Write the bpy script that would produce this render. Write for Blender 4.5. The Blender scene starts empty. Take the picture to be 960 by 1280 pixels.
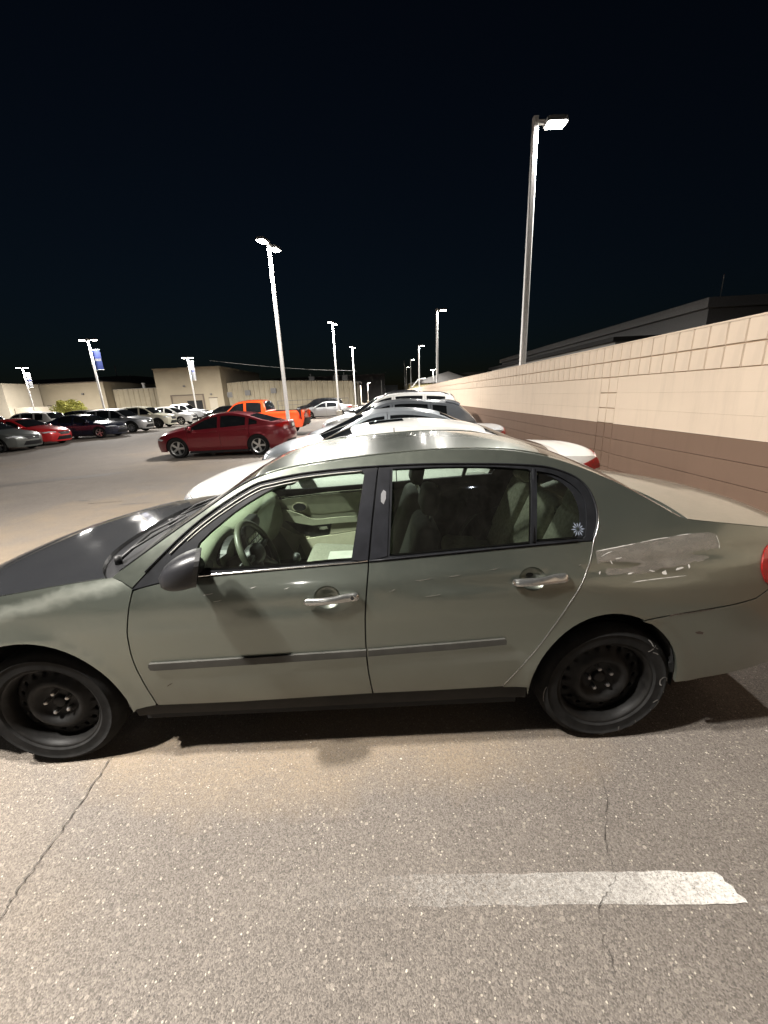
import bpy, bmesh, math, random
import numpy as np
from mathutils import Vector, Matrix
from mathutils.geometry import delaunay_2d_cdt

random.seed(7)
SC = bpy.context.scene
COL = SC.collection

# ------------------------------------------------------------------ camera
cam_d = bpy.data.cameras.new('camera')
cam_d.sensor_fit = 'VERTICAL'
cam_d.sensor_height = 36.0
cam_d.lens = 36.0 * 488.5 / 1280.0
cam_d.clip_start = 0.02
cam_d.clip_end = 3000.0
cam = bpy.data.objects.new('camera', cam_d)
COL.objects.link(cam)
_p, _r, _y = 0.2897, -0.0464, -0.0011          # pitch down, roll, yaw
_f = Vector((math.sin(_y) * math.cos(_p), math.cos(_y) * math.cos(_p), -math.sin(_p)))
_x = Vector((math.cos(_y), -math.sin(_y), 0.0))
_u = _x.cross(_f)
_x2 = _x * math.cos(_r) + _u * math.sin(_r)
_u2 = _u * math.cos(_r) - _x * math.sin(_r)
_m = Matrix((( _x2.x, _u2.x, -_f.x, 0.0), (_x2.y, _u2.y, -_f.y, 0.0), (_x2.z, _u2.z, -_f.z, 1.718), (0, 0, 0, 1)))
cam.matrix_world = _m
SC.camera = cam

# ------------------------------------------------------------------ night sky
world = bpy.data.worlds.new('World')
SC.world = world
world.use_nodes = True
wn = world.node_tree.nodes
wl = world.node_tree.links
wn.clear()
sky_t = wn.new('ShaderNodeTexSky')
sky_t.sky_type = 'NISHITA'
sky_t.sun_disc = False
sky_t.sun_elevation = math.radians(3.0)
sky_t.sun_rotation = math.radians(160.0)
sky_t.air_density = 1.0
sky_t.dust_density = 0.3
sky_t.ozone_density = 4.0
bg = wn.new('ShaderNodeBackground')
bg.inputs['Strength'].default_value = 0.0036
wo = wn.new('ShaderNodeOutputWorld')
hs = wn.new('ShaderNodeHueSaturation')
hs.inputs['Saturation'].default_value = 0.85
wl.new(sky_t.outputs[0], hs.inputs['Color'])
wl.new(hs.outputs[0], bg.inputs['Color'])
wl.new(bg.outputs[0], wo.inputs['Surface'])

# faint moonlight
sun_d = bpy.data.lights.new('sun', 'SUN')
sun_d.energy = 0.015
sun_d.angle = math.radians(0.5)
sun_d.color = (0.8, 0.88, 1.0)
sun = bpy.data.objects.new('sun', sun_d)
COL.objects.link(sun)
sun.rotation_euler = (math.radians(40), 0, math.radians(20))

LAMP_WATT = 1500.0                  # each lamp head
LAMP_COLOR = (1.0, 0.955, 0.895)

SC.view_settings.view_transform = 'Standard'
SC.view_settings.look = 'None'
SC.view_settings.exposure = 0.0
SC.view_settings.gamma = 1.0
SC.view_settings.use_curve_mapping = False
SC.render.engine = 'CYCLES'
SC.cycles.use_denoising = True
SC.cycles.max_bounces = 7
SC.cycles.diffuse_bounces = 3
SC.cycles.glossy_bounces = 4
SC.cycles.transparent_max_bounces = 12
SC.cycles.sample_clamp_indirect = 4.0
SC.cycles.caustics_reflective = False
SC.cycles.caustics_refractive = False

# ------------------------------------------------------------------ materials
MATS = {}

class NT:
    """small helper around a material's node tree"""
    def __init__(self, name):
        self.m = bpy.data.materials.new(name)
        self.m.use_nodes = True
        self.t = self.m.node_tree
        self.t.nodes.clear()
        self.out = self.t.nodes.new('ShaderNodeOutputMaterial')
        MATS[name] = self.m

    def n(self, kind, **kw):
        nd = self.t.nodes.new('ShaderNode' + kind)
        for k, v in kw.items():
            if hasattr(nd, k):
                setattr(nd, k, v)
        return nd

    def l(self, a, b):
        self.t.links.new(a, b)

    def coord(self, which='Object'):
        return self.n('TexCoord').outputs[which]

    def noise(self, vec, scale, detail=4.0, rough=0.55):
        nd = self.n('TexNoise')
        nd.inputs['Scale'].default_value = scale
        nd.inputs['Detail'].default_value = detail
        nd.inputs['Roughness'].default_value = rough
        self.l(vec, nd.inputs['Vector'])
        return nd.outputs['Fac']

    def ramp(self, fac, stops):
        nd = self.n('ValToRGB')
        e = nd.color_ramp.elements
        while len(e) > 1:
            e.remove(e[-1])
        for i, (p, c) in enumerate(stops):
            el = e[0] if i == 0 else e.new(p)
            el.position = p
            el.color = (c, c, c, 1) if isinstance(c, (int, float)) else (*c, 1)
        self.l(fac, nd.inputs['Fac'])
        return nd.outputs['Color']

    def mix(self, fac, a, b, mode='MIX'):
        nd = self.n('MixRGB', blend_type=mode)
        for sock, val in ((nd.inputs[0], fac), (nd.inputs[1], a), (nd.inputs[2], b)):
            if isinstance(val, (int, float)):
                sock.default_value = val
            elif isinstance(val, tuple):
                sock.default_value = (*val, 1)
            else:
                self.l(val, sock)
        return nd.outputs[0]

    def math(self, op, a, b=0.0):
        nd = self.n('Math', operation=op)
        for sock, val in ((nd.inputs[0], a), (nd.inputs[1], b)):
            if isinstance(val, (int, float)):
                sock.default_value = val
            else:
                self.l(val, sock)
        return nd.outputs[0]

    def bump(self, height, strength, dist):
        nd = self.n('Bump')
        nd.inputs['Strength'].default_value = strength
        nd.inputs['Distance'].default_value = dist
        self.l(height, nd.inputs['Height'])
        return nd.outputs['Normal']

    def bsdf(self, color, rough=0.5, metal=0.0, coat=0.0, normal=None, spec=0.5, **kw):
        nd = self.n('BsdfPrincipled')
        for key, val in (('Base Color', color), ('Roughness', rough), ('Metallic', metal), ('Coat Weight', coat)):
            s = nd.inputs[key]
            if isinstance(val, (int, float)):
                s.default_value = val
            elif isinstance(val, tuple):
                s.default_value = (*val, 1)
            else:
                self.l(val, s)
        nd.inputs['Coat Roughness'].default_value = kw.get('coat_rough', 0.06)
        nd.inputs['Specular IOR Level'].default_value = spec
        if normal is not None:
            self.l(normal, nd.inputs['Normal'])
        self.l(nd.outputs[0], self.out.inputs['Surface'])
        return nd


def simple(name, color, rough=0.5, metal=0.0, coat=0.0, spec=0.5, vary=0.12, scale=12.0, bump=0.0, bscale=60.0):
    """a plain material with a little procedural unevenness"""
    t = NT(name)
    v = t.coord()
    nz = t.noise(v, scale, 5.0)
    dark = tuple(c * (1 - vary) for c in color)
    lite = tuple(min(1, c * (1 + vary)) for c in color)
    col = t.mix(t.ramp(nz, ((0.3, 0.0), (0.7, 1.0))), dark, lite)
    nor = t.bump(t.noise(v, bscale, 3.0), 0.4, bump) if bump else None
    t.bsdf(col, rough, metal, coat, nor, spec)
    return t.m


def paint(name, color, metal=0.45, rough=0.36, coat=0.8, dust=0.10, dust_col=(0.30, 0.27, 0.22), spec=0.5, ground_tint=0.0):
    """clear-coated car paint with a thin uneven film of dust"""
    t = NT(name)
    v = t.coord()
    n1 = t.noise(v, 2.2, 6.0, 0.6)
    n2 = t.noise(v, 38.0, 4.0, 0.6)
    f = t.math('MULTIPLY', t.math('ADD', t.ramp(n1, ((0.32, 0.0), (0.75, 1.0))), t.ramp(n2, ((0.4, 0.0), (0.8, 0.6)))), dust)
    if ground_tint:
        # brown ground reflection painted in as road film: densest along the sills, ragged upwards
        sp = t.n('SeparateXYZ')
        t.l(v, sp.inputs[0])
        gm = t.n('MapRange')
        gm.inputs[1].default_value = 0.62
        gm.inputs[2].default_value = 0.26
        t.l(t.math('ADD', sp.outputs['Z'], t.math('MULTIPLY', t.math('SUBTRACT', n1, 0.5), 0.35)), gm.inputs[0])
        f = t.math('MAXIMUM', f, t.math('MULTIPLY', gm.outputs[0], ground_tint))
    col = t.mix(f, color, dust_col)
    rg = t.math('ADD', rough, t.math('MULTIPLY', f, 0.9))
    nd = t.bsdf(col, rg, metal, coat, coat_rough=0.07, spec=spec)
    t.l(t.math('SUBTRACT', coat, t.math('MULTIPLY', f, 1.2)), nd.inputs['Coat Weight'])
    return t.m


def thin_glass(name, tint, refl=1.0, dirt=0.02):
    t = NT(name)
    tr = t.n('BsdfTransparent')
    tr.inputs['Color'].default_value = (*tint, 1)
    gl = t.n('BsdfGlossy')
    gl.inputs['Roughness'].default_value = 0.03
    gl.inputs['Color'].default_value = (refl, refl, refl, 1)
    fr = t.n('Fresnel')
    fr.inputs['IOR'].default_value = 1.5
    mx = t.n('MixShader')
    t.l(fr.outputs[0], mx.inputs[0])
    t.l(tr.outputs[0], mx.inputs[1])
    t.l(gl.outputs[0], mx.inputs[2])
    df = t.n('BsdfDiffuse')
    df.inputs['Color'].default_value = (0.45, 0.42, 0.36, 1)
    v = t.coord()
    mp = t.n('Mapping')
    mp.inputs['Scale'].default_value = (1.0, 1.0, 0.25)
    t.l(v, mp.inputs['Vector'])
    nz = t.noise(mp.outputs[0], 16.0, 8.0, 0.75)
    mx2 = t.n('MixShader')
    t.l(t.ramp(nz, ((0.35, dirt * 0.5), (0.85, dirt * 1.8))), mx2.inputs[0])
    t.l(mx.outputs[0], mx2.inputs[1])
    t.l(df.outputs[0], mx2.inputs[2])
    t.l(mx2.outputs[0], t.out.inputs['Surface'])
    return t.m


def emit(name, color, strength):
    t = NT(name)
    e = t.n('Emission')
    e.inputs['Color'].default_value = (*color, 1)
    e.inputs['Strength'].default_value = strength
    t.l(e.outputs[0], t.out.inputs['Surface'])
    return t.m


def asphalt(name):
    t = NT(name)
    v = t.coord()
    big = t.noise(v, 0.22, 5.0, 0.6)
    mid = t.noise(v, 1.3, 6.0, 0.65)
    fine = t.noise(v, 70.0, 4.0, 0.75)
    base = t.mix(t.ramp(mid, ((0.25, 0.0), (0.75, 1.0))), (0.158, 0.136, 0.117), (0.212, 0.184, 0.158))
    sand = t.mix(t.math('MULTIPLY', t.ramp(big, ((0.50, 0.0), (0.66, 1.0))), 0.55), base, (0.27, 0.205, 0.135))
    sand = t.mix(t.ramp(fine, ((0.3, 0.0), (0.75, 0.42))), sand, (0.095, 0.085, 0.077))
    # aggregate: every stone its own tone, a few of them pale
    vo = t.n('TexVoronoi')
    vo.inputs['Scale'].default_value = 230.0
    t.l(v, vo.inputs['Vector'])
    sep = t.n('SeparateColor')
    t.l(vo.outputs['Color'], sep.inputs[0])
    tone = t.ramp(sep.outputs[0], ((0.0, 0.45), (0.6, 0.78), (1.0, 1.0)))
    col = t.mix(1.0, sand, tone, 'MULTIPLY')
    vo3 = t.n('TexVoronoi')
    vo3.inputs['Scale'].default_value = 75.0
    t.l(v, vo3.inputs['Vector'])
    sep3 = t.n('SeparateColor')
    t.l(vo3.outputs['Color'], sep3.inputs[0])
    stone = t.math('MULTIPLY', t.math('LESS_THAN', vo3.outputs['Distance'], t.math('MULTIPLY', sep3.outputs[2], 0.55)), t.ramp(sep3.outputs[1], ((0.60, 0.0), (0.98, 0.55))))
    col = t.mix(stone, col, t.mix(sep3.outputs[0], (0.17, 0.145, 0.125), (0.33, 0.29, 0.245)))
    vo2 = t.n('TexVoronoi')
    vo2.inputs['Scale'].default_value = 120.0
    t.l(v, vo2.inputs['Vector'])
    sep2 = t.n('SeparateColor')
    t.l(vo2.outputs['Color'], sep2.inputs[0])
    pick = t.ramp(sep2.outputs[1], ((0.885, 0.0), (0.91, 1.0)))
    size = t.math('MULTIPLY', sep2.outputs[2], 0.42)
    blob = t.math('LESS_THAN', vo2.outputs['Distance'], size)
    speck = t.math('MULTIPLY', pick, blob)
    col = t.mix(t.math('MULTIPLY', speck, 0.7), col, (0.40, 0.36, 0.295))
    pick2 = t.ramp(sep2.outputs[0], ((0.80, 0.0), (0.84, 1.0)))
    col = t.mix(t.math('MULTIPLY', t.math('MULTIPLY', pick2, blob), 0.7), col, (0.05, 0.045, 0.042))
    # two drifts of yellow sand: along the near flank of the car and out in the lane
    sxyz = t.n('SeparateXYZ')
    t.l(v, sxyz.inputs[0])

    def drift(cx, cy, rx, ry):
        dx = t.math('DIVIDE', t.math('SUBTRACT', sxyz.outputs['X'], cx), rx)
        dy = t.math('DIVIDE', t.math('SUBTRACT', sxyz.outputs['Y'], cy), ry)
        d2 = t.math('ADD', t.math('MULTIPLY', dx, dx), t.math('MULTIPLY', dy, dy))
        d2 = t.math('ADD', d2, t.math('MULTIPLY', t.math('SUBTRACT', mid, 0.5), 3.2))
        return t.ramp(d2, ((0.0, 0.8), (1.0, 0.0)))
    dr = t.math('MAXIMUM', drift(-0.45, 1.66, 1.7, 0.42), drift(-4.2, 5.6, 2.6, 3.2))
    grit = t.ramp(fine, ((0.35, 0.20), (0.62, 0.62)))
    col = t.mix(t.math('MULTIPLY', dr, grit), col, (0.285, 0.212, 0.132))
    # long oil and tyre stains
    mp = t.n('Mapping')
    mp.inputs['Scale'].default_value = (0.5, 1.6, 1.0)
    t.l(v, mp.inputs['Vector'])
    st = t.noise(mp.outputs[0], 0.55, 5.0, 0.6)
    col = t.mix(t.ramp(st, ((0.60, 0.0), (0.74, 0.5))), col, (0.085, 0.072, 0.062))
    h = t.math('ADD', t.math('MULTIPLY', vo.outputs['Distance'], -0.7), t.math('MULTIPLY', fine, 0.9))
    h = t.math('ADD', h, t.math('MULTIPLY', speck, 0.35))
    t.bsdf(col, 0.82, normal=t.bump(h, 0.7, 0.004), spec=0.3)
    return t.m


def worn_line(name, wear_lo, wear_hi):
    t = NT(name)
    v = t.coord()
    n1 = t.noise(v, 3.0, 6.0, 0.65)
    n2 = t.noise(v, 110.0, 5.0, 0.8)
    sx = t.n('SeparateXYZ')
    t.l(v, sx.inputs[0])
    grad = t.n('MapRange')
    t.l(sx.outputs['X'], grad.inputs[0])
    grad.inputs[1].default_value = wear_lo
    grad.inputs[2].default_value = wear_hi
    keep = t.math('ADD', t.math('MULTIPLY', grad.outputs[0], 0.60), t.math('ADD', t.math('MULTIPLY', n1, 0.30), t.math('MULTIPLY', n2, 1.0)))
    fac = t.ramp(t.math('MULTIPLY', keep, 0.5), ((0.46, 0.0), (0.64, 0.92)))
    vp = t.n('TexVoronoi')
    vp.inputs['Scale'].default_value = 85.0
    t.l(v, vp.inputs['Vector'])
    spp = t.n('SeparateColor')
    t.l(vp.outputs['Color'], spp.inputs[0])
    pit = t.math('LESS_THAN', vp.outputs['Distance'], t.math('MULTIPLY', t.ramp(spp.outputs[0], ((0.45, 0.0), (1.0, 0.62))), t.math('SUBTRACT', 1.25, grad.outputs[0])))
    fac = t.math('MULTIPLY', fac, t.math('SUBTRACT', 1.0, t.math('MULTIPLY', pit, 0.85)))
    fac = t.math('MULTIPLY', fac, t.ramp(t.math('ADD', grad.outputs[0], t.math('MULTIPLY', t.math('SUBTRACT', n1, 0.5), 0.25)), ((0.35, 0.38), (0.80, 0.55), (0.98, 1.0))))
    d = t.n('BsdfPrincipled')
    t.l(t.mix(n2, (0.44, 0.415, 0.38), (0.66, 0.635, 0.59)), d.inputs['Base Color'])
    d.inputs['Roughness'].default_value = 0.7
    t.l(t.bump(n2, 0.5, 0.004), d.inputs['Normal'])
    tr = t.n('BsdfTransparent')
    mx = t.n('MixShader')
    t.l(fac, mx.inputs[0])
    t.l(tr.outputs[0], mx.inputs[1])
    t.l(d.outputs[0], mx.inputs[2])
    t.l(mx.outputs[0], t.out.inputs['Surface'])
    return t.m


def block_paint(name, color):
    t = NT(name)
    v = t.coord('Object')
    n1 = t.noise(v, 1.1, 5.0, 0.6)
    n2 = t.noise(v, 120.0, 4.0, 0.7)
    mp = t.n('Mapping')
    mp.inputs['Scale'].default_value = (1.0, 3.5, 0.4)
    t.l(v, mp.inputs['Vector'])
    streak = t.noise(mp.outputs[0], 2.2, 5.0, 0.65)
    col = t.mix(t.ramp(n1, ((0.3, 0.0), (0.7, 0.8))), color, tuple(c * 0.90 for c in color))
    col = t.mix(t.ramp(streak, ((0.50, 0.0), (0.8, 0.38))), col, tuple(c * 0.62 for c in color))
    t.bsdf(col, 0.85, normal=t.bump(n2, 0.45, 0.004), spec=0.25)
    return t.m


def leaf_mat(name):
    t = NT(name)
    v = t.coord()
    nz = t.noise(v, 2.5, 3.0)
    col = t.mix(t.ramp(nz, ((0.35, 0.0), (0.65, 1.0))), (0.28, 0.29, 0.05), (0.55, 0.52, 0.13))
    t.bsdf(col, 0.6)
    return t.m


GROUND_M = asphalt('asphalt')
LINE_M = worn_line('worn_line_paint', -1.25, 1.14)
LINE2_M = worn_line('faint_line_paint', -3.0, 6.5)
CRACK_M = simple('crack_dirt', (0.055, 0.048, 0.042), 0.95)
PATCH_M = simple('tar_stain', (0.07, 0.06, 0.052), 0.7, vary=0.3)
CREAM_M = block_paint('cream_block_paint', (0.61, 0.495, 0.385))
BROWN_M = block_paint('brown_block_paint', (0.165, 0.105, 0.073))
MORTAR_M = simple('mortar', (0.33, 0.24, 0.165), 0.95)
GALV_M = simple('painted_pole', (0.72, 0.715, 0.70), 0.55, vary=0.06)
HEAD_M = simple('lamp_housing', (0.16, 0.16, 0.16), 0.5)
CONC_M = simple('concrete', (0.34, 0.32, 0.28), 0.9, bump=0.004)
LENS_M = emit('lamp_lens', (1.0, 0.95, 0.85), 90.0)
FARLENS_M = emit('far_lamp_lens', (1.0, 0.94, 0.82), 120.0)
BEIGE_M = simple('beige_stucco', (0.40, 0.345, 0.25), 0.9, scale=0.4, vary=0.08)
BEIGE2_M = simple('pale_stucco', (0.50, 0.45, 0.36), 0.9, scale=0.4, vary=0.08)
TAUPE_M = simple('taupe_stucco', (0.155, 0.125, 0.10), 0.9, scale=0.4)
METAL_M = simple('ribbed_metal', (0.36, 0.31, 0.215), 0.6, scale=0.5)
DARKWALL_M = simple('dark_grey_wall', (0.17, 0.165, 0.16), 0.85, scale=0.4)
ROOFGREY_M = simple('grey_metal_roof', (0.26, 0.255, 0.25), 0.7, scale=0.3)
DOOR_M = simple('tan_door', (0.30, 0.25, 0.18), 0.7)
DARKOPEN_M = simple('dark_opening', (0.02, 0.02, 0.02), 0.9)
LEAF_M = leaf_mat('bush_leaves')
BARK_M = simple('bark', (0.10, 0.07, 0.05), 0.9)
BANNER_M = simple('blue_banner', (0.04, 0.07, 0.30), 0.8)
BANNERW_M = simple('white_banner', (0.38, 0.39, 0.42), 0.8)

TYRE_M = simple('tyre_rubber', (0.015, 0.0147, 0.0143), 0.9, spec=0.12, vary=0.35, scale=18, bump=0.002)
TRIM_M = simple('black_trim', (0.012, 0.012, 0.013), 0.5, spec=0.2, vary=0.25)
DARK_M = simple('dark_underbody', (0.006, 0.006, 0.006), 0.9)
BLACKGLASS_M = simple('dark_tinted_glass', (0.008, 0.009, 0.010), 0.04, spec=0.6, vary=0.3)
CHROME_M = simple('bright_trim', (0.72, 0.72, 0.70), 0.18, 1.0, vary=0.05)
ALLOY_M = simple('machined_alloy', (0.62, 0.62, 0.62), 0.28, 0.9, vary=0.08)
ALLOYD_M = simple('dark_alloy', (0.035, 0.035, 0.038), 0.4, 0.5)
HEADL_M = simple('headlamp_lens', (0.55, 0.57, 0.60), 0.08, 0.3, 0.5, vary=0.3, scale=30)
TAILL_M = simple('tail_lamp_red', (0.24, 0.008, 0.008), 0.12, 0.0, 0.6, vary=0.3, scale=30)
WHITEL_M = simple('white_lamp', (0.75, 0.72, 0.70), 0.15, 0.0, 0.6)
PLATE_M = simple('number_plate', (0.55, 0.55, 0.50), 0.5)

# ------------------------------------------------------------------ mesh helpers
def mk(name, verts, faces, mat, parent=None, smooth=False, normals=None):
    me = bpy.data.meshes.new(name)
    me.from_pydata([tuple(map(float, v)) for v in verts], [], [tuple(map(int, f)) for f in faces])
    if mat is not None:
        me.materials.append(mat)
    if smooth or normals is not None:
        me.polygons.foreach_set('use_smooth', [True] * len(me.polygons))
    me.update()
    if normals is not None:
        me.normals_split_custom_set_from_vertices([tuple(map(float, n)) for n in normals])
    o = bpy.data.objects.new(name, me)
    COL.objects.link(o)
    if parent is not None:
        o.parent = parent
    return o


def share(name, src, parent=None, loc=(0, 0, 0), rot=(0, 0, 0), scale=(1, 1, 1)):
    o = bpy.data.objects.new(name, src.data)
    COL.objects.link(o)
    o.parent = parent
    o.location, o.rotation_euler, o.scale = loc, rot, scale
    return o


def thing(name, label, cat, loc=(0, 0, 0), rz=0.0, group=None):
    o = bpy.data.objects.new(name, None)
    COL.objects.link(o)
    o.location = loc
    o.rotation_euler = (0, 0, rz)
    o['label'] = label
    o['category'] = cat
    if group:
        o['group'] = group
    return o


class MB:
    """collects simple solids into one mesh"""
    def __init__(self):
        self.v, self.f = [], []

    def add(self, verts, faces):
        b = len(self.v)
        self.v += [tuple(p) for p in verts]
        self.f += [tuple(i + b for i in f) for f in faces]
        return self

    def box(self, x0, x1, y0, y1, z0, z1):
        vs = [(x, y, z) for z in (z0, z1) for y in (y0, y1) for x in (x0, x1)]
        return self.add(vs, [(0, 2, 3, 1), (4, 5, 7, 6), (0, 1, 5, 4), (2, 6, 7, 3), (0, 4, 6, 2), (1, 3, 7, 5)])

    def tube(self, pts, radii, n=10, cap=True):
        pts = [Vector(p) for p in pts]
        rings = []
        up = Vector((0, 0, 1))
        base = len(self.v)
        for i, p in enumerate(pts):
            a = pts[max(i - 1, 0)]
            b = pts[min(i + 1, len(pts) - 1)]
            d = (b - a).normalized()
            ref = up if abs(d.z) < 0.95 else Vector((1, 0, 0))
            s = d.cross(ref).normalized()
            t = s.cross(d).normalized()
            r = radii[i] if isinstance(radii, (list, tuple)) else radii
            rings.append(len(self.v))
            for k in range(n):
                an = 2 * math.pi * k / n
                self.v.append(tuple(p + s * (r * math.cos(an)) + t * (r * math.sin(an))))
        for i in range(len(pts) - 1):
            for k in range(n):
                a, b = rings[i] + k, rings[i] + (k + 1) % n
                c, d = rings[i + 1] + (k + 1) % n, rings[i + 1] + k
                self.f.append((a, d, c, b))
        if cap:
            self.f.append(tuple(rings[0] + k for k in range(n)))
            self.f.append(tuple(rings[-1] + k for k in reversed(range(n))))
        return self

    def prism(self, poly, z0, z1):
        """poly in xy, extruded in z"""
        n = len(poly)
        vs = [(x, y, z0) for x, y in poly] + [(x, y, z1) for x, y in poly]
        fs = [tuple(reversed(range(n))), tuple(range(n, 2 * n))]
        fs += [(i, (i + 1) % n, n + (i + 1) % n, n + i) for i in range(n)]
        return self.add(vs, fs)

    def lathe_y(self, prof, n=40, cx=0.0, cz=0.0, closed=False):
        """prof = [(r, y)]; spun about the y axis"""
        base = len(self.v)
        m = len(prof)
        for k in range(n):
            a = 2 * math.pi * k / n
            ca, sa = math.cos(a), math.sin(a)
            for r, y in prof:
                self.v.append((cx + r * ca, y, cz + r * sa))
        rows = m if closed else m - 1
        for k in range(n):
            k2 = (k + 1) % n
            for i in range(rows):
                j = (i + 1) % m
                self.f.append((base + k * m + i, base + k * m + j, base + k2 * m + j, base + k2 * m + i))
        return self

    def build(self, name, mat, parent=None, smooth=False):
        return mk(name, self.v, self.f, mat, parent, smooth)


def bevel(o, w=0.01, seg=2):
    md = o.modifiers.new('bevel', 'BEVEL')
    md.width = w
    md.segments = seg
    md.limit_method = 'ANGLE'
    md.angle_limit = math.radians(40)
    return o


def crom(pts, n=8, closed=False):
    """Catmull-Rom through points"""
    P = [np.array(p, float) for p in pts]
    m = len(P)
    out = []
    segs = m if closed else m - 1
    for i in range(segs):
        p1, p2 = P[i], P[(i + 1) % m]
        p0 = P[i - 1] if (i > 0 or closed) else 2 * p1 - p2
        p3 = P[(i + 2) % m] if (i + 2 < m or closed) else 2 * p2 - p1
        for k in range(n):
            t = k / n
            out.append(0.5 * ((2 * p1) + (p2 - p0) * t + (2 * p0 - 5 * p1 + 4 * p2 - p3) * t * t + (3 * p1 - p0 - 3 * p2 + p3) * t ** 3))
    if not closed:
        out.append(P[-1])
    return [tuple(map(float, p)) for p in out]


def inpoly(q, poly):
    q = np.asarray(q, float)
    poly = np.asarray(poly, float)
    x, y = q[:, 0], q[:, 1]
    c = np.zeros(len(q), bool)
    x1, y1 = poly[-1]
    for x2, y2 in poly:
        hit = ((y2 > y) != (y1 > y))
        with np.errstate(divide='ignore', invalid='ignore'):
            xi = (x1 - x2) * (y - y2) / (y1 - y2) + x2
        c ^= hit & (x < xi)
        x1, y1 = x2, y2
    return c


def dedupe(loop, eps=1e-4):
    out = []
    for p in loop:
        if not out or math.hypot(p[0] - out[-1][0], p[1] - out[-1][1]) > eps:
            out.append((float(p[0]), float(p[1])))
    if len(out) > 2 and math.hypot(out[0][0] - out[-1][0], out[0][1] - out[-1][1]) <= eps:
        out.pop()
    return out


def densify(loop, step):
    out = []
    n = len(loop)
    for i in range(n):
        a, b = loop[i], loop[(i + 1) % n]
        k = max(1, int(math.hypot(b[0] - a[0], b[1] - a[1]) / step))
        for j in range(k):
            t = j / k
            out.append((a[0] + (b[0] - a[0]) * t, a[1] + (b[1] - a[1]) * t))
    return out


def fill2d(outline, holes=(), step=0.06):
    """triangulate a 2D outline (with holes) with interior points; returns verts, CCW faces, boundary edges"""
    loops = [densify(dedupe(l), step) for l in [outline] + list(holes)]
    pts, edges = [], []
    for l in loops:
        b = len(pts)
        pts += l
        edges += [(b + i, b + (i + 1) % len(l)) for i in range(len(l))]
    P = np.array(pts)
    x0, y0 = P.min(0)
    x1, y1 = P.max(0)
    gx = np.arange(x0 + step * .5, x1, step)
    gy = np.arange(y0 + step * .5, y1, step)
    if len(gx) and len(gy):
        G = np.stack(np.meshgrid(gx, gy), -1).reshape(-1, 2)
        ok = inpoly(G, loops[0])
        for h in loops[1:]:
            ok &= ~inpoly(G, h)
        G = G[ok]
        if len(G):
            d = np.sqrt(((G[:, None, :] - P[None]) ** 2).sum(-1)).min(1)
            G = G[d > step * .45]
            pts += [tuple(g) for g in G]
    vs, es, fs, ov, oe, of = delaunay_2d_cdt([Vector(p) for p in pts], edges, [], 0, 1e-6)
    V = np.array([(v.x, v.y) for v in vs])
    F = np.array([f for f in fs if len(f) == 3])
    cen = V[F].mean(1)
    ok = inpoly(cen, loops[0])
    for h in loops[1:]:
        ok &= ~inpoly(cen, h)
    F = F[ok]
    a, b, c = V[F[:, 0]], V[F[:, 1]], V[F[:, 2]]
    ar = (b[:, 0] - a[:, 0]) * (c[:, 1] - a[:, 1]) - (b[:, 1] - a[:, 1]) * (c[:, 0] - a[:, 0])
    F[ar < 0] = F[ar < 0][:, ::-1]
    F = F[np.abs(ar) > 1e-10]
    seen = {}
    for f in F:
        for i in range(3):
            e = (int(f[i]), int(f[(i + 1) % 3]))
            seen[e] = 1
    border = [e for e in seen if (e[1], e[0]) not in seen]
    used = np.unique(F)
    re = -np.ones(len(V), int)
    re[used] = np.arange(len(used))
    return V[used], re[F], [(int(re[a]), int(re[b])) for a, b in border]


def clipx(poly, x, keep_less):
    """clip polygon by a vertical line"""
    out = []
    n = len(poly)
    for i in range(n):
        a, b = poly[i], poly[(i + 1) % n]
        ia = (a[0] <= x) if keep_less else (a[0] >= x)
        ib = (b[0] <= x) if keep_less else (b[0] >= x)
        if ia:
            out.append(a)
        if ia != ib:
            t = (x - a[0]) / (b[0] - a[0])
            out.append((x, a[1] + (b[1] - a[1]) * t))
    return out


def smst(a, b, t):
    t = np.clip((t - a) / (b - a), 0, 1)
    return t * t * (3 - 2 * t)


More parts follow.
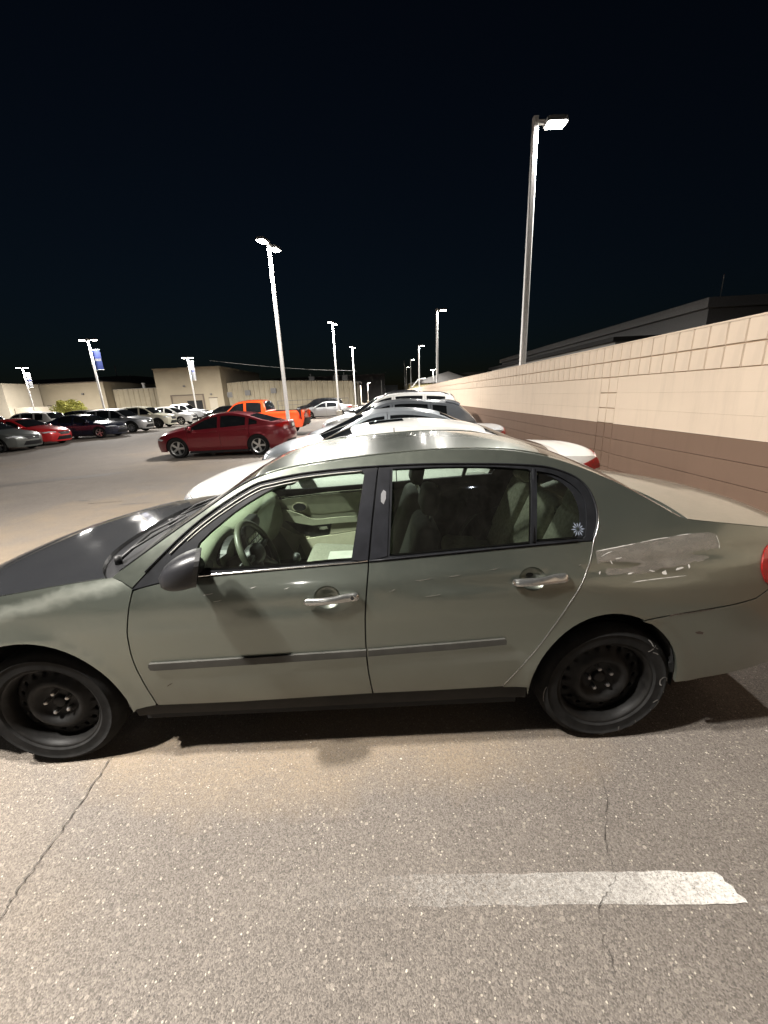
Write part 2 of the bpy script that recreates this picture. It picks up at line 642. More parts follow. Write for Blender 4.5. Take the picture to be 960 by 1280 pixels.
# ------------------------------------------------------------------ car surface engine
class Surf:
    """car skin: sides from a half-width function hw(x, z), top/front/rear from edge (E) and centre (C) profiles"""
    def __init__(self, E, C, hw, power=2.4, breaks=(6, 13)):
        self.hw = hw
        self.brk = np.zeros(len(E) + 2, bool)
        self.brk[list(breaks)] = True
        self.n = len(E)
        self.E = np.array(E, float)
        self.C = np.array(C, float)
        self.power = power

    def cr(self, P, t):
        t = np.clip(np.asarray(t, float), 0, self.n - 1 - 1e-9)
        i = np.floor(t).astype(int)
        u = (t - i)[..., None]
        pad = np.vstack([2 * P[0] - P[1], P, 2 * P[-1] - P[-2]])
        p0, p1, p2, p3 = pad[i], pad[i + 1], pad[i + 2], pad[i + 3]
        p0 = np.where(self.brk[i][..., None], 2 * p1 - p2, p0)
        p3 = np.where(self.brk[i + 1][..., None], 2 * p2 - p1, p3)
        return 0.5 * (2 * p1 + (p2 - p0) * u + (2 * p0 - 5 * p1 + 4 * p2 - p3) * u ** 2 + (3 * p1 - p0 - 3 * p2 + p3) * u ** 3)

    def S(self, t, v):
        e, c = self.cr(self.E, t), self.cr(self.C, t)
        w = np.abs(v)[..., None] ** self.power
        xz = c + (e - c) * w
        y = v * self.hw(e[..., 0], e[..., 1])
        return np.stack([xz[..., 0], y, xz[..., 1]], -1)

    def N(self, t, v, h=0.02):
        a = self.S(np.clip(t + h, 0, self.n - 1), v) - self.S(np.clip(t - h, 0, self.n - 1), v)
        b = self.S(t, v + h) - self.S(t, v - h)
        n = np.cross(a, b)
        return n / (np.linalg.norm(n, axis=-1, keepdims=True) + 1e-12)

    def edge(self, t0, t1, n=10):
        """points (x, z) of the edge line from station t0 to t1"""
        k = max(2, int(abs(t1 - t0) * n))
        return [tuple(p) for p in self.cr(self.E, np.linspace(t0, t1, k + 1))]

    def side(self, name, outline, mat, parent, sgn=-1, holes=(), inset=0.0, step=0.07, rim=0.022):
        V, F, B = fill2d(outline, holes, step)
        x, z = V[:, 0], V[:, 1]
        h = 0.004
        y = self.hw(x, z) - inset
        nx = -(self.hw(x + h, z) - self.hw(x - h, z)) / (2 * h)
        nz = -(self.hw(x, z + h) - self.hw(x, z - h)) / (2 * h)
        N = np.stack([nx, np.full_like(x, sgn), nz], -1)
        N /= np.linalg.norm(N, axis=1, keepdims=True)
        P = np.stack([x, sgn * y, z], -1)
        verts, nor, faces = list(P), list(N), [tuple(f) if sgn < 0 else tuple(f[::-1]) for f in F]
        if rim:
            Q = P - N * rim
            for a, b in B:
                k = len(verts)
                quad = [P[a], Q[a], Q[b], P[b]] if sgn < 0 else [P[b], Q[b], Q[a], P[a]]
                m = np.cross(quad[1] - quad[0], quad[2] - quad[0])
                m = m / (np.linalg.norm(m) + 1e-12)
                verts += quad
                nor += [m] * 4
                faces.append((k, k + 1, k + 2, k + 3))
        return mk(name, verts, faces, mat, parent, normals=nor)

    def strip(self, name, t0, t1, v0, v1, mat, parent, nt=12, nv=16, lift=0.0, rim=0.0):
        uu, vv = np.meshgrid(np.linspace(0, 1, nt + 1), np.linspace(v0, v1, nv + 1), indexing='ij')
        ta = t0(vv) if callable(t0) else t0
        tb = t1(vv) if callable(t1) else t1
        tt = ta + (tb - ta) * uu
        P = self.S(tt, vv)
        N = self.N(tt, vv)
        P = P + N * lift
        P, N = P.reshape(-1, 3), N.reshape(-1, 3)
        w = nv + 1
        faces = [(i * w + j, (i + 1) * w + j, (i + 1) * w + j + 1, i * w + j + 1) for i in range(nt) for j in range(nv)]
        verts, nor = list(P), list(N)
        if rim:
            ring = [j for j in range(nv + 1)] + [i * w + nv for i in range(1, nt + 1)]
            ring += [nt * w + j for j in range(nv - 1, -1, -1)] + [i * w for i in range(nt - 1, 0, -1)]
            Q = P - N * rim
            for k in range(len(ring)):
                a, b = ring[k], ring[(k + 1) % len(ring)]
                q = [P[a], P[b], Q[b], Q[a]]
                m = np.cross(q[1] - q[0], q[2] - q[0])
                m = m / (np.linalg.norm(m) + 1e-12)
                s = len(verts)
                verts += q
                nor += [m] * 4
                faces.append((s, s + 1, s + 2, s + 3))
        return mk(name, verts, faces, mat, parent, normals=nor)

    def patch(self, name, outline, mat, parent, lift=0.004, step=0.12, rim=0.0):
        """outline in (t, v) space laid on the strip"""
        V, F, B = fill2d(outline, (), step)
        P = self.S(V[:, 0], V[:, 1])
        N = self.N(V[:, 0], V[:, 1])
        P = P + N * lift
        verts, nor, faces = list(P), list(N), [tuple(f) for f in F]
        if rim:
            Q = P - N * rim
            for a, b in B:
                q = [P[a], P[b], Q[b], Q[a]]
                m = np.cross(q[1] - q[0], q[2] - q[0])
                m = m / (np.linalg.norm(m) + 1e-12)
                s = len(verts)
                verts += q
                nor += [m] * 4
                faces.append((s, s + 1, s + 2, s + 3))
        return mk(name, verts, faces, mat, parent, normals=nor)


TYRES, RIMS = {}, {}


def tyre_mesh(R, rim_r, w):
    key = (R, rim_r, w)
    if key not in TYRES:
        s = R - rim_r
        half = [(rim_r - .004, .030), (rim_r + .004, .012), (rim_r + .14 * s, .006), (rim_r + .16 * s, .0035), (rim_r + .19 * s, .0035), (rim_r + .21 * s, .004), (rim_r + .42 * s, .0), (rim_r + .60 * s, .0015), (rim_r + .615 * s, -.0005), (rim_r + .64 * s, -.0002), (rim_r + .66 * s, .0035), (rim_r + .80 * s, .012), (rim_r + .92 * s, .026), (R - .002, .045), (R, .06)]
        g = []
        k = 0
        y = .07
        while y < w - .07:
            g += [(R, y), (R - .006, y + .003), (R - .006, y + .009), (R, y + .012)]
            y += .034
        prof = half + g + [(r, w - q) for r, q in reversed(half)]
        b = MB().lathe_y(list(reversed(prof)), 56)
        o = b.build('tyre', TYRE_M, None, True)
        COL.objects.unlink(o)
        TYRES[key] = o
    return TYRES[key]


def alloy_mesh(rr, kind='five', two=False):
    key = (rr, kind, two)
    if key not in RIMS:
        b = MB()
        b.lathe_y([(0.0, .035), (.055, .035), (.06, .05), (.06, .09)], 20)
        b.lathe_y([(rr * .90, .12), (rr * .93, .03), (rr * .955, .016), (rr, .012), (rr + .004, .03)], 48)
        nsp = 5 if kind == 'five' else 10
        for k in range(nsp):
            a = 2 * math.pi * k / nsp
            half = 0.17 if kind == 'five' else 0.075
            inner, outer = .05, rr * .93
            vs = []
            for r, dep in ((inner, .040), (outer, .022)):
                w = (r * half if r > .1 else .05 * half * 3.2)
                for sgn in (-1, 1):
                    for dd in (0, .035):
                        da = sgn * w
                        vs.append((r * math.cos(a) - da * math.sin(a), dep + dd, r * math.sin(a) + da * math.cos(a)))
            b.add(vs, [(0, 2, 6, 4), (1, 5, 7, 3), (0, 4, 5, 1), (2, 3, 7, 6)])
        o = b.build('wheel', ALLOY_M if kind != 'black' else ALLOYD_M, None, False)
        COL.objects.unlink(o)
        d = MB().lathe_y([(0, .11), (rr * .9, .11)], 40).build('brake', DARK_M)
        COL.objects.unlink(d)
        RIMS[key] = (o, d)
    return RIMS[key]


def add_wheel(root, x, ysurf, sgn, R, rr, w, kind='five', mat=None):
    rim, brake = alloy_mesh(rr, 'five' if kind == 'black5' else kind)
    rot = (0, 0, 0) if sgn < 0 else (0, 0, math.pi)
    wh = share('wheel', rim, root, (x, sgn * ysurf, R), rot)
    if mat is not None:
        wh.data = rim.data.copy()
        wh.data.materials.clear()
        wh.data.materials.append(mat)
    share('tyre', tyre_mesh(R, rr, w), wh)
    share('brake_disc', brake, wh)
    return wh


def wheel_well(surf, root, x, z, R, half_w, depth=.30):
    """dark inner arch for both sides as one liner per wheel"""
    for sgn in (-1, 1):
        b = MB()
        n = 18
        prof = []
        for k in range(n + 1):
            a = math.pi * k / n
            prof.append((x + (R + .004) * math.cos(a), z + (R + .004) * math.sin(a)))
        prof = [(x + R + .004, z - .03)] + prof + [(x - R - .004, z - .03)]
        yi = half_w - depth
        vs = [(px, sgn * (float(surf.hw(px, max(pz, .34))) - .026), pz) for px, pz in prof] + [(px, sgn * yi, pz) for px, pz in prof]
        m = len(prof)
        fs = [(i, i + 1, m + i + 1, m + i) for i in range(m - 1)] + [tuple(range(m, 2 * m))]
        b.add(vs, fs).build('wheel_liner', DARK_M, root)

# ------------------------------------------------------------------ ground
def struct(o):
    o['kind'] = 'structure'
    return o


b = MB()
b.add([(-600, -120, 0), (600, -120, 0), (600, 1400, 0), (-600, 1400, 0)], [(0, 1, 2, 3)])
ground = struct(b.build('ground', GROUND_M))


def sheet(name, poly, z, mat, parent=None):
    n = len(poly)
    return mk(name, [(x, y, z) for x, y in poly], [tuple(range(n))], mat, parent)


# worn parking line beside the camera, with the stub that crosses its end
rag = random.Random(3)
edge_t = [(x, 1.012 - .037 * (x + .1) / 1.35 + rag.uniform(-.004, .004)) for x in np.linspace(-.75, 1.13, 40)]
edge_b = [(x, .916 - .037 * (x + .1) / 1.35 + rag.uniform(-.004, .004)) for x in np.linspace(1.172, -.75, 40)]
pl = struct(sheet('parking_line', edge_t + [(1.145, .972), (1.156, .960), (1.152, .945), (1.168, .93), (1.165, .91), (1.180, .895), (1.178, .882)] + edge_b, .004, LINE_M))
pl2 = struct(sheet('parking_line', [(1.20, .872), (1.26, .872), (1.42, .62), (1.44, .4), (1.36, .4), (1.33, .60)], .005, worn_line('stub_line_paint', -.3, 1.9)))
far_l = struct(sheet('parking_line', [(-3.05, 3.3), (-2.95, 3.3), (-2.65, 24), (-2.75, 24)], .004, LINE2_M))
for k in range(7):
    yy = 3.85 + 2.9 * k
    struct(sheet('parking_line', [(-2.75, yy - .05), (2.6, yy - .05), (2.6, yy + .05), (-2.75, yy + .05)], .0045, LINE2_M))


def crack(pts, w, seed):
    r = random.Random(seed)
    P = crom(pts, 14)
    L, Rr = [], []
    for i, p in enumerate(P):
        a, c = P[max(0, i - 1)], P[min(len(P) - 1, i + 1)]
        dx, dy = c[0] - a[0], c[1] - a[1]
        l = math.hypot(dx, dy) + 1e-9
        j = r.uniform(-.008, .008)
        ww = w * r.uniform(.25, 1.1)
        x, y = p[0] - dy / l * j, p[1] + dx / l * j
        L.append((x - dy / l * ww, y + dx / l * ww, .0055))
        Rr.append((x + dy / l * ww, y - dx / l * ww, .0055))
    n = len(P)
    return mk('crack', L + Rr, [(i, n + i, n + i + 1, i + 1) for i in range(n - 1)], CRACK_M, ground)


crack([(-1.44, .78), (-1.43, .93), (-1.44, 1.08), (-1.44, 1.34), (-1.46, 1.58)], .0030, 1)
crack([(.95, 1.5), (.93, 1.32), (.80, 1.08), (.77, .97), (.66, .86), (.63, .70)], .0012, 2)
crack([(-4.2, 6.15), (-3.8, 6.25), (-3.4, 6.5)], .012, 4)
crack([(-5.6, 7.2), (-5.0, 7.3)], .015, 5)


def blot(cx, cy, rx, ry, seed, rot=0.0):
    r = random.Random(seed)
    pts = []
    for k in range(26):
        a = 2 * math.pi * k / 26
        q = 1 + r.uniform(-.22, .22)
        x, y = rx * q * math.cos(a), ry * q * math.sin(a)
        pts.append((cx + x * math.cos(rot) - y * math.sin(rot), cy + x * math.sin(rot) + y * math.cos(rot)))
    return mk('stain', [(x, y, .0025) for x, y in pts], [tuple(range(26))], PATCH_M, ground)


blot(-8.6, 10.0, 1.9, .28, 1, .45)
blot(-3.35, 5.9, .22, .05, 2, .2)
blot(-4.6, 7.05, .30, .03, 3, .1)
blot(-5.9, 7.5, .10, .05, 6)
# pebbles scattered over the near asphalt
pb = MB()
r = random.Random(11)
for k in range(420):
    x, y = r.uniform(-2.6, 2.4), r.uniform(.35, 1.75)
    s = r.uniform(.0016, .0045) * (1.6 if r.random() < .06 else 1)
    h = s * r.uniform(.5, .9)
    a = r.uniform(0, 3.1)
    vs = []
    for i in range(5):
        q = s * r.uniform(.7, 1.2)
        vs.append((x + q * math.cos(a + i * 1.257), y + q * math.sin(a + i * 1.257), .001))
    vs.append((x + s * .1, y, .001 + h))
    pb.add(vs, [(i, (i + 1) % 5, 5) for i in range(5)])
peb = pb.build('pebbles', simple('pebble', (0.40, 0.36, 0.30), 0.8, vary=.4, scale=300))
peb['kind'] = 'stuff'
peb['label'] = 'small pale stones loose on the asphalt'
peb['category'] = 'gravel'

# ------------------------------------------------------------------ block wall on the right
WX = 3.20
wall = thing('block_wall', 'long painted block wall, cream above and brown below, behind the parked cars', 'wall', (WX, 0, 0))
CH = .2032
WTOP = 2.22
YA, YB = -14.0, 76.0
core = MB().box(.012, .20, YA, YB, 0, WTOP - .004).build('wall_core', MORTAR_M, wall)


def rounded_block(y0, y1, z0, z1, proud=0.0, r=.006):
    """block face with eased edges, its face at x = -proud"""
    x0 = -proud
    vs = [(x0 + .014, y0, z0), (x0 + .014, y1, z0), (x0 + .014, y1, z1), (x0 + .014, y0, z1),
          (x0, y0 + r, z0 + r), (x0, y1 - r, z0 + r), (x0, y1 - r, z1 - r), (x0, y0 + r, z1 - r)]
    fs = [(4, 7, 6, 5), (0, 4, 5, 1), (1, 5, 6, 2), (2, 6, 7, 3), (3, 7, 4, 0)]
    return vs, fs


g2 = .0045
vs, fs = rounded_block(-CH / 2 + g2, CH / 2 - g2, -CH / 2 + g2, CH / 2 - g2)
blk = mk('block', vs, fs, CREAM_M)
COL.objects.unlink(blk)
rowz = [WTOP - CH * .5, WTOP - CH * 1.5]
NB = 118
start_y = 1.20
rr_ = random.Random(5)
far_cream = MB()
LADY = (5.67, 5.67 + CH * 2)
for row, z in enumerate(rowz):
    k = 0
    y = start_y + CH / 2
    while y < YB:
        if k < 140:
            share('block', blk, wall, (rr_.uniform(-.0015, .0015), y, z))
        elif y < 60:
            far_cream.add(*rounded_block(y - CH / 2 + g2, y + CH / 2 - g2, z - CH / 2 + g2, z + CH / 2 - g2))
        else:
            far_cream.add(*rounded_block(y - CH / 2, YB, z - CH / 2 + g2, z + CH / 2 - g2))
            break
        y += CH
        k += 1
    far_cream.add(*rounded_block(YA, start_y, z - CH / 2 + g2, z + CH / 2 - g2))
fb = far_cream.build('far_blocks', CREAM_M, wall)
fb['kind'] = 'stuff'
# courses below, their joints filled and painted over; a bare-jointed ladder of half blocks interrupts them
y_l0 = start_y + CH * math.floor((5.67 - start_y) / CH)
y_l1 = y_l0 + CH * 2
zc = WTOP - CH * 2
course = 0
while zc > 0.02:
    z1, z0 = zc, max(zc - CH, 0.0)
    m = CREAM_M if course < 3 else BROWN_M
    pr = .0 if course < 3 else .001
    gj = .0 if course < 3 else .0012
    for ya, yb in ((YA, y_l0), (y_l1, y_l1 + 11.0), (y_l1 + 11.0, YB)):
        vs, fs = rounded_block(ya + .001, yb - .001, z0 + gj, z1 - gj, pr + (.0008 if course == 1 else 0), .0006 if course < 3 else .0022)
        mk('course', vs, fs, m, wall)
    for q in range(2):
        vs, fs = rounded_block(y_l0 + CH * q + g2, y_l0 + CH * (q + 1) - g2, z0 + (g2 if course in (0, 1, 2, 4, 6) else .001), z1 - (g2 if course in (0, 1, 2, 4) else .001), 0, .005)
        mk('block', vs, fs, m, wall)
    zc -= CH
    course += 1
MB().box(.0, .21, YA, YB, WTOP - .006, WTOP + .012).build('wall_cap', CREAM_M, wall)

# ------------------------------------------------------------------ lamp posts
def lamp_light(parent, loc, watt, spread=150):
    d = bpy.data.lights.new('lamp_light', 'AREA')
    d.shape = 'RECTANGLE'
    d.size, d.size_y = .38, .25
    d.energy = watt
    d.color = LAMP_COLOR
    d.spread = math.radians(spread)
    o = bpy.data.objects.new('lamp_light', d)
    COL.objects.link(o)
    o.parent = parent
    o.location = loc
    return o


POST = {}


def lamp_post(label, x, y, heads, Z=7.55, banner=None, watt=None, r=.075, base=True, group='car park lamp posts', light=True, spread=150):
    """heads: list of arm directions in degrees (0 = +x)"""
    root = thing('lamp_post', label, 'lamp post', (x, y, 0), 0, group)
    key = (Z, r)
    if key not in POST:
        b = MB()
        vs = []
        for z, q in ((0, r), (Z, r * .78)):
            c = q * .28
            for sx, sy in ((1, 1), (-1, 1), (-1, -1), (1, -1)):
                pr = [(sx * q, sy * (q - c)), (sx * (q - c), sy * q)]
                if sx * sy < 0:
                    pr = pr[::-1]
                vs += [(px, py, z) for px, py in pr]
        b.add(vs, [(i, (i + 1) % 8, 8 + (i + 1) % 8, 8 + i) for i in range(8)] + [tuple(range(8, 16))])
        o = b.build('pole', GALV_M)
        COL.objects.unlink(o)
        b = MB().lathe_y([(0, 0), (.26, 0), (.26, .62), (.23, .66), (0, .66)], 20)
        b.v = [(px, pz, py) for px, py, pz in b.v]
        cb = b.build('concrete_base', CONC_M)
        COL.objects.unlink(cb)
        POST[key] = (o, cb)
    share('pole', POST[key][0], root)
    if base:
        share('concrete_base', POST[key][1], root)
    for a in heads:
        ca, sa = math.cos(math.radians(a)), math.sin(math.radians(a))

        def R2(px, py, pz):
            return (px * ca - py * sa, px * sa + py * ca, pz)
        b = MB().box(r * .6, .26, -.03, .03, Z - .14, Z - .06)
        b.v = [R2(*p) for p in b.v]
        b.build('arm', GALV_M, root)
        b = MB()
        prof = [(.22, -.12), (.27, -.16), (.66, -.16), (.71, -.10), (.71, .10), (.66, .16), (.27, .16), (.22, .12)]
        b.prism(prof, Z - .15, Z - .06)
        b.prism([(.32, -.10), (.60, -.10), (.60, .10), (.32, .10)], Z - .06, Z - .02)
        b.v = [R2(*p) for p in b.v]
        hd = b.build('lamp_head', HEAD_M, root)
        b = MB().box(.27, .67, -.135, .135, Z - .166, Z - .152)
        b.v = [R2(*p) for p in b.v]
        b.build('lens', LENS_M, hd)
        if light:
            lamp_light(root, R2(.47, 0, Z - .175), LAMP_WATT if watt is None else watt, spread).rotation_euler = (0, 0, math.radians(a))
    if banner:
        bw, z0, z1, m1, m2 = banner
        bn = MB().box(.10, .10 + bw, -.008, .008, z0, z1).build('banner', m1, root)
        for zb_ in (z1 + .02, z0 - .02):
            MB().tube([(.05, 0, zb_), (.14 + bw, 0, zb_)], .018, 8).build('banner_arm', GALV_M, bn)
        zz_ = z0 + (z1 - z0) * .5
        b = MB()
        rb = random.Random(int(z0 * 100))
        px = .10 + bw * .12
        while px < .10 + bw * .85:
            ww = bw * rb.uniform(.06, .12)
            b.box(px, px + ww, -.011, .011, zz_ - .10, zz_ + .10)
            px += ww + bw * .04
        b.build('banner_print', m2, bn)
    return root


# row in front of the parked cars (the nearest one stands just left of the photographer)
AR = (75, 255)
lamp_post('white twin-head lamp post behind the dark red sedan, tallest on the left', -3.95, 17.3, AR, watt=1500, spread=180)
lamp_post('white twin-head lamp post next beyond the one behind the red sedan', -3.45, 34.3, AR, watt=2000, spread=180)
lamp_post('slim white lamp post third in the line left of the parked cars', -2.95, 50.7, AR, watt=3600, spread=180)
lamp_post('twin-head lamp post beside the hood of the damaged sedan, out of frame', -4.25, .45, AR, watt=1280)
lamp_post('twin-head lamp post behind the photographer on the left', -4.6, -16.4, AR, watt=500)
# row just behind the block wall
WS = (0,)
lamp_post('tall single-head lamp post rising behind the near end of the block wall', 3.80, 10.9, WS, base=False, spread=180)
lamp_post('single-head lamp post behind the wall, second from the near end', 4.45, 31.1, WS, base=False, spread=180)
lamp_post('single-head lamp post behind the wall, third from the near end', 5.2, 52.3, WS, base=False, spread=180)
lamp_post('single-head lamp post behind the wall, fourth from the near end', 5.7, 72.1, WS, base=False, light=False)
lamp_post('small far single-head lamp post, fifth along the wall', 6.3, 91.8, WS, base=False, light=False)
lamp_post('small far lamp post to the right of the second wall-side post', 14.0, 105.0, (0, 180), watt=1500, spread=180)
# far left lot, with banners
lamp_post('twin-head lamp post with a solid blue banner above the silver crossover', -24.85, 36.8, (10, 190), banner=(.70, 5.0, 6.6, BANNER_M, BANNERW_M), watt=3000, spread=180)
lamp_post('leftmost twin-head lamp post with a white and blue banner', -47.7, 56.4, (10, 190), banner=(.72, 4.9, 6.7, BANNERW_M, BANNER_M), watt=4000, spread=180)
lamp_post('twin-head lamp post with a pale banner before the tall beige building', -24.1, 53.5, (10, 190), banner=(.55, 4.7, 6.9, BANNERW_M, BANNER_M), watt=4000, spread=180)
lamp_post('far lamp post shining low above the black pickup', -2.7, 100.0, (0,), Z=4.9, light=True, watt=5000, spread=180)
lamp_post('tall unlit slender pole right of the far lamp posts', 7.6, 118.0, (), Z=11.0)
lamp_post('short far post with two dark heads near the metal canopy', 0.6, 82.0, (), Z=4.6, light=False)

# ------------------------------------------------------------------ buildings
def ribbed(x0, x1, y, z0, ztop, pitch=.9, depth=.09, mat=METAL_M, parent=None, name='ribbed_wall'):
    """ztop: function of x"""
    b = MB()
    x = x0
    pts = []
    while x < x1 - 1e-6:
        for fx, dy in ((0, 0), (.62, 0), (.72, -depth), (.90, -depth)):
            pts.append((min(x + fx * pitch, x1), y + dy))
        x += pitch
    pts.append((x1, y))
    n = len(pts)
    vs = [(px, py, z0) for px, py in pts] + [(px, py, ztop(px)) for px, py in pts]
    b.add(vs, [(i, i + 1, n + i + 1, n + i) for i in range(n - 1)])
    return b.build(name, mat, parent)


def gabled_roof(x0, x1, y0, y1, ztop, parent, mat=ROOFGREY_M, lift=.0):
    xs = np.linspace(x0, x1, 9)
    b = MB()
    vs = [(x, y, ztop(x) + lift) for y in (y0, y1) for x in xs]
    b.add(vs, [(i, i + 1, 9 + i + 1, 9 + i) for i in range(8)])
    return b.build('roof', mat, parent)


# tall beige block with a roller opening
bt = thing('tall_building', 'tall plain beige building with wide doorway behind the grey pickup', 'building', (0, 0, 0))
MB().box(-36.6, -25.8, 68, 90, 0, 7.35).build('wall', BEIGE_M, bt)
MB().box(-36.7, -25.7, 67.9, 90.1, 7.352, 7.5).build('parapet', BEIGE_M, bt)
dr = MB().box(-34.3, -29.2, 67.93, 67.998, 0, 3.15).build('doorway', DOOR_M, bt)
MB().box(-34.5, -34.3, 67.85, 67.998, 0, 3.3).box(-29.2, -29.0, 67.85, 67.998, 0, 3.3).box(-34.298, -29.202, 67.85, 67.928, 3.152, 3.3).build('frame', TAUPE_M, dr)
MB().box(-31.9, -29.4, 67.88, 67.925, 0, 2.3).build('opening', DARKOPEN_M, dr)
d2 = MB().box(-28.2, -26.9, 67.94, 67.998, 0, 2.55).build('door', BEIGE2_M, bt)
MB().box(-28.3, -26.8, 67.96, 67.99, 2.552, 2.68).build('frame', TAUPE_M, d2)
MB().box(-32.1, -31.8, 67.7, 67.998, 4.5, 4.75).build('wall_light', DARKWALL_M, bt)
MB().box(-27.9, -27.6, 67.7, 67.998, 3.1, 3.3).build('wall_light', DARKWALL_M, bt)
# long ribbed metal building with a low gable
bg_ = thing('metal_building', 'long ribbed beige metal building with low gable right of the tall block', 'building', (0, 0, 0))
zt = lambda x: 4.35 + .75 * (1 - min(1, abs(x + 21.0) / 16.0))
ribbed(-25.7, -4.5, 70, 0, zt, parent=bg_)
gabled_roof(-25.8, -4.4, 69.8, 100, zt, bg_, lift=.06)
MB().box(-4.5, -4.3, 70, 100, 0, 4.2).build('end_wall', METAL_M, bg_)
for x, z in ((-26.0 + .6, 3.0), (-22.3, 3.2), (-17.9, 3.35)):
    v_ = MB().box(x - .45, x + .45, 69.72, 69.88, z - .45, z + .4).build('vent', ROOFGREY_M, bg_)
    for k in range(4):
        MB().box(x - .40, x + .40, 69.69, 69.718, z - .36 + k * .19, z - .28 + k * .19).build('slat', DARKWALL_M, v_)
for x in (-12.6, -8.0, -6.3):
    MB().box(x - .5, x + .5, 78, 79, 4.3, 5.75).box(x - .3, x - .1, 78.3, 78.5, 5.75, 6.2).build('roof_unit', ROOFGREY_M, bg_)
MB().box(-16.5, -5.0, 66.0, 66.08, 1.55, 1.63).box(-16.5, -5.0, 66.0, 66.08, .9, .96).box(-16.5, -16.42, 66, 66.08, 0, 1.6).box(-11, -10.92, 66, 66.08, 0, 1.6).box(-5.08, -5, 66, 66.08, 0, 1.6).build('rail', DARKWALL_M, bg_)
# low ribbed part left of the tall block
bl = thing('low_metal_building', 'low ribbed beige building between the tall block and the plain beige wall', 'building', (0, 0, 0))
ribbed(-46.4, -36.75, 72, 0, lambda x: 4.75, parent=bl)
MB().box(-46.4, -36.75, 72.01, 90, 4.6, 4.8).build('roof', ROOFGREY_M, bl)
for x in (-42.0, -38.6):
    MB().tube([(x, 74, 4.6), (x, 74, 5.6)], .22, 10).tube([(x, 74, 5.55), (x, 74, 5.75)], .32, 10).build('roof_vent', GALV_M, bl)
# plain beige building behind the bush
bb = thing('plain_building', 'wide plain beige building with small door behind the bush', 'building', (0, 0, 0))
MB().box(-58.6, -46.5, 70, 92, 0, 6.0).build('wall', BEIGE_M, bb)
MB().box(-58.7, -46.4, 69.92, 92, 6.002, 6.14).build('parapet', TAUPE_M, bb)
d3 = MB().box(-56.6, -55.4, 69.94, 69.998, 0, 2.5).build('door', DOOR_M, bb)
MB().box(-56.75, -56.6, 69.9, 69.998, 0, 2.65).box(-55.4, -55.25, 69.9, 69.998, 0, 2.65).box(-56.598, -55.402, 69.9, 69.938, 2.502, 2.65).build('frame', TAUPE_M, d3)
for x, z in ((-57.6, 3.9), (-50.2, 4.2)):
    MB().box(x - .15, x + .15, 69.7, 69.998, z - .12, z + .15).build('wall_light', DARKWALL_M, bb)
MB().box(-51.0, -47.5, 69.0, 69.8, 0, 1.5).build('low_annex', ROOFGREY_M, bb)
# taupe recess and pale low building at the far left
bq = thing('taupe_building', 'dark taupe building with tall recess at the left edge', 'building', (0, 0, 0))
MB().box(-72, -58.75, 71, 95, 0, 5.95).build('wall', TAUPE_M, bq)
MB().box(-60.4, -59.3, 69.6, 71, 0, 6.3).build('pilaster', TAUPE_M, bq)
MB().box(-59.6, -59.42, 69.45, 69.598, 0, 6.1).build('downpipe', TRIM_M, bq)
bw_ = thing('pale_building', 'pale low stucco building at the far left edge', 'building', (0, 0, 0))
MB().box(-75, -56.2, 62, 69, 0, 2.45).build('low_wall', BEIGE2_M, bw_)
MB().box(-75, -56.6, 62.4, 69, 2.452, 6.0).build('upper_wall', BEIGE2_M, bw_)
MB().box(-55.9, -53.4, 62.6, 69, 0, 2.4).build('return_wall', BEIGE2_M, bw_)
# dark mass beyond
bd = thing('dark_building', 'dark unlit flat building rising behind the beige roofs', 'building', (0, 0, 0))
MB().box(-82, -57.0, 96, 120, 0, 8.7).build('wall', DARKWALL_M, bd)
MB().box(-57.0, -45, 99, 120, 0, 6.6).build('low_wing', DARKWALL_M, bd)
MB().box(-60.2, -60.0, 95.8, 96, 8.7, 11.0).build('mast', GALV_M, bd)
bd2 = thing('far_dark_hall', 'long dark hall beyond the ribbed metal building', 'building', (0, 0, 0))
MB().box(-38, 2, 130, 170, 0, 8.0).build('wall', DARKWALL_M, bd2)
MB().box(-38.3, 2.3, 129.8, 170, 8.0, 8.3).build('roof', ROOFGREY_M, bd2)
# light structures at the end of the lane
be = thing('open_shed', 'pale open shed with posts at the end of the lane', 'building', (0, 0, 0))
for k in range(6):
    MB().box(-9.6 + k * 1.15, -9.45 + k * 1.15, 75, 75.2, 0, 4.1).build('post', BEIGE2_M, be)
MB().box(-10, -3.3, 74.8, 82, 4.1, 4.35).build('roof', ROOFGREY_M, be)
MB().box(-9.8, -3.6, 80, 80.2, 0, 4.05).build('back_wall', BEIGE2_M, be)
bc = thing('metal_canopy', 'low grey metal canopy roof beyond the far end of the wall', 'canopy', (0, 0, 0))
b = MB()
b.add([(8, 112, 4.4), (26, 112, 4.6), (19, 112, 7.2), (8, 140, 4.4), (26, 140, 4.6), (19, 140, 7.2)], [(0, 1, 2), (0, 2, 5, 3), (1, 4, 5, 2), (3, 5, 4)])
b.build('roof', ROOFGREY_M, bc)
MB().box(8.4, 25.5, 113, 139, 0, 4.35).build('wall', simple('yellow_wall', (.48, .42, .22), .8), bc)
for k in range(2):
    y0 = 109.5 + k * .9
    MB().tube([(6.6, y0, 1.0), (10.6, y0, 5.4), (12.6, y0, 5.6)], .14, 8).build('stair_rail', GALV_M, bc)
b = MB().box(-2, 7, 150, 151, 0, 5.2).build('hangar_wall', simple('far_pale_wall', (.45, .45, .43), .8))
b['label'] = 'far pale wall under the low lamp at the end of the lane'
b['category'] = 'wall'
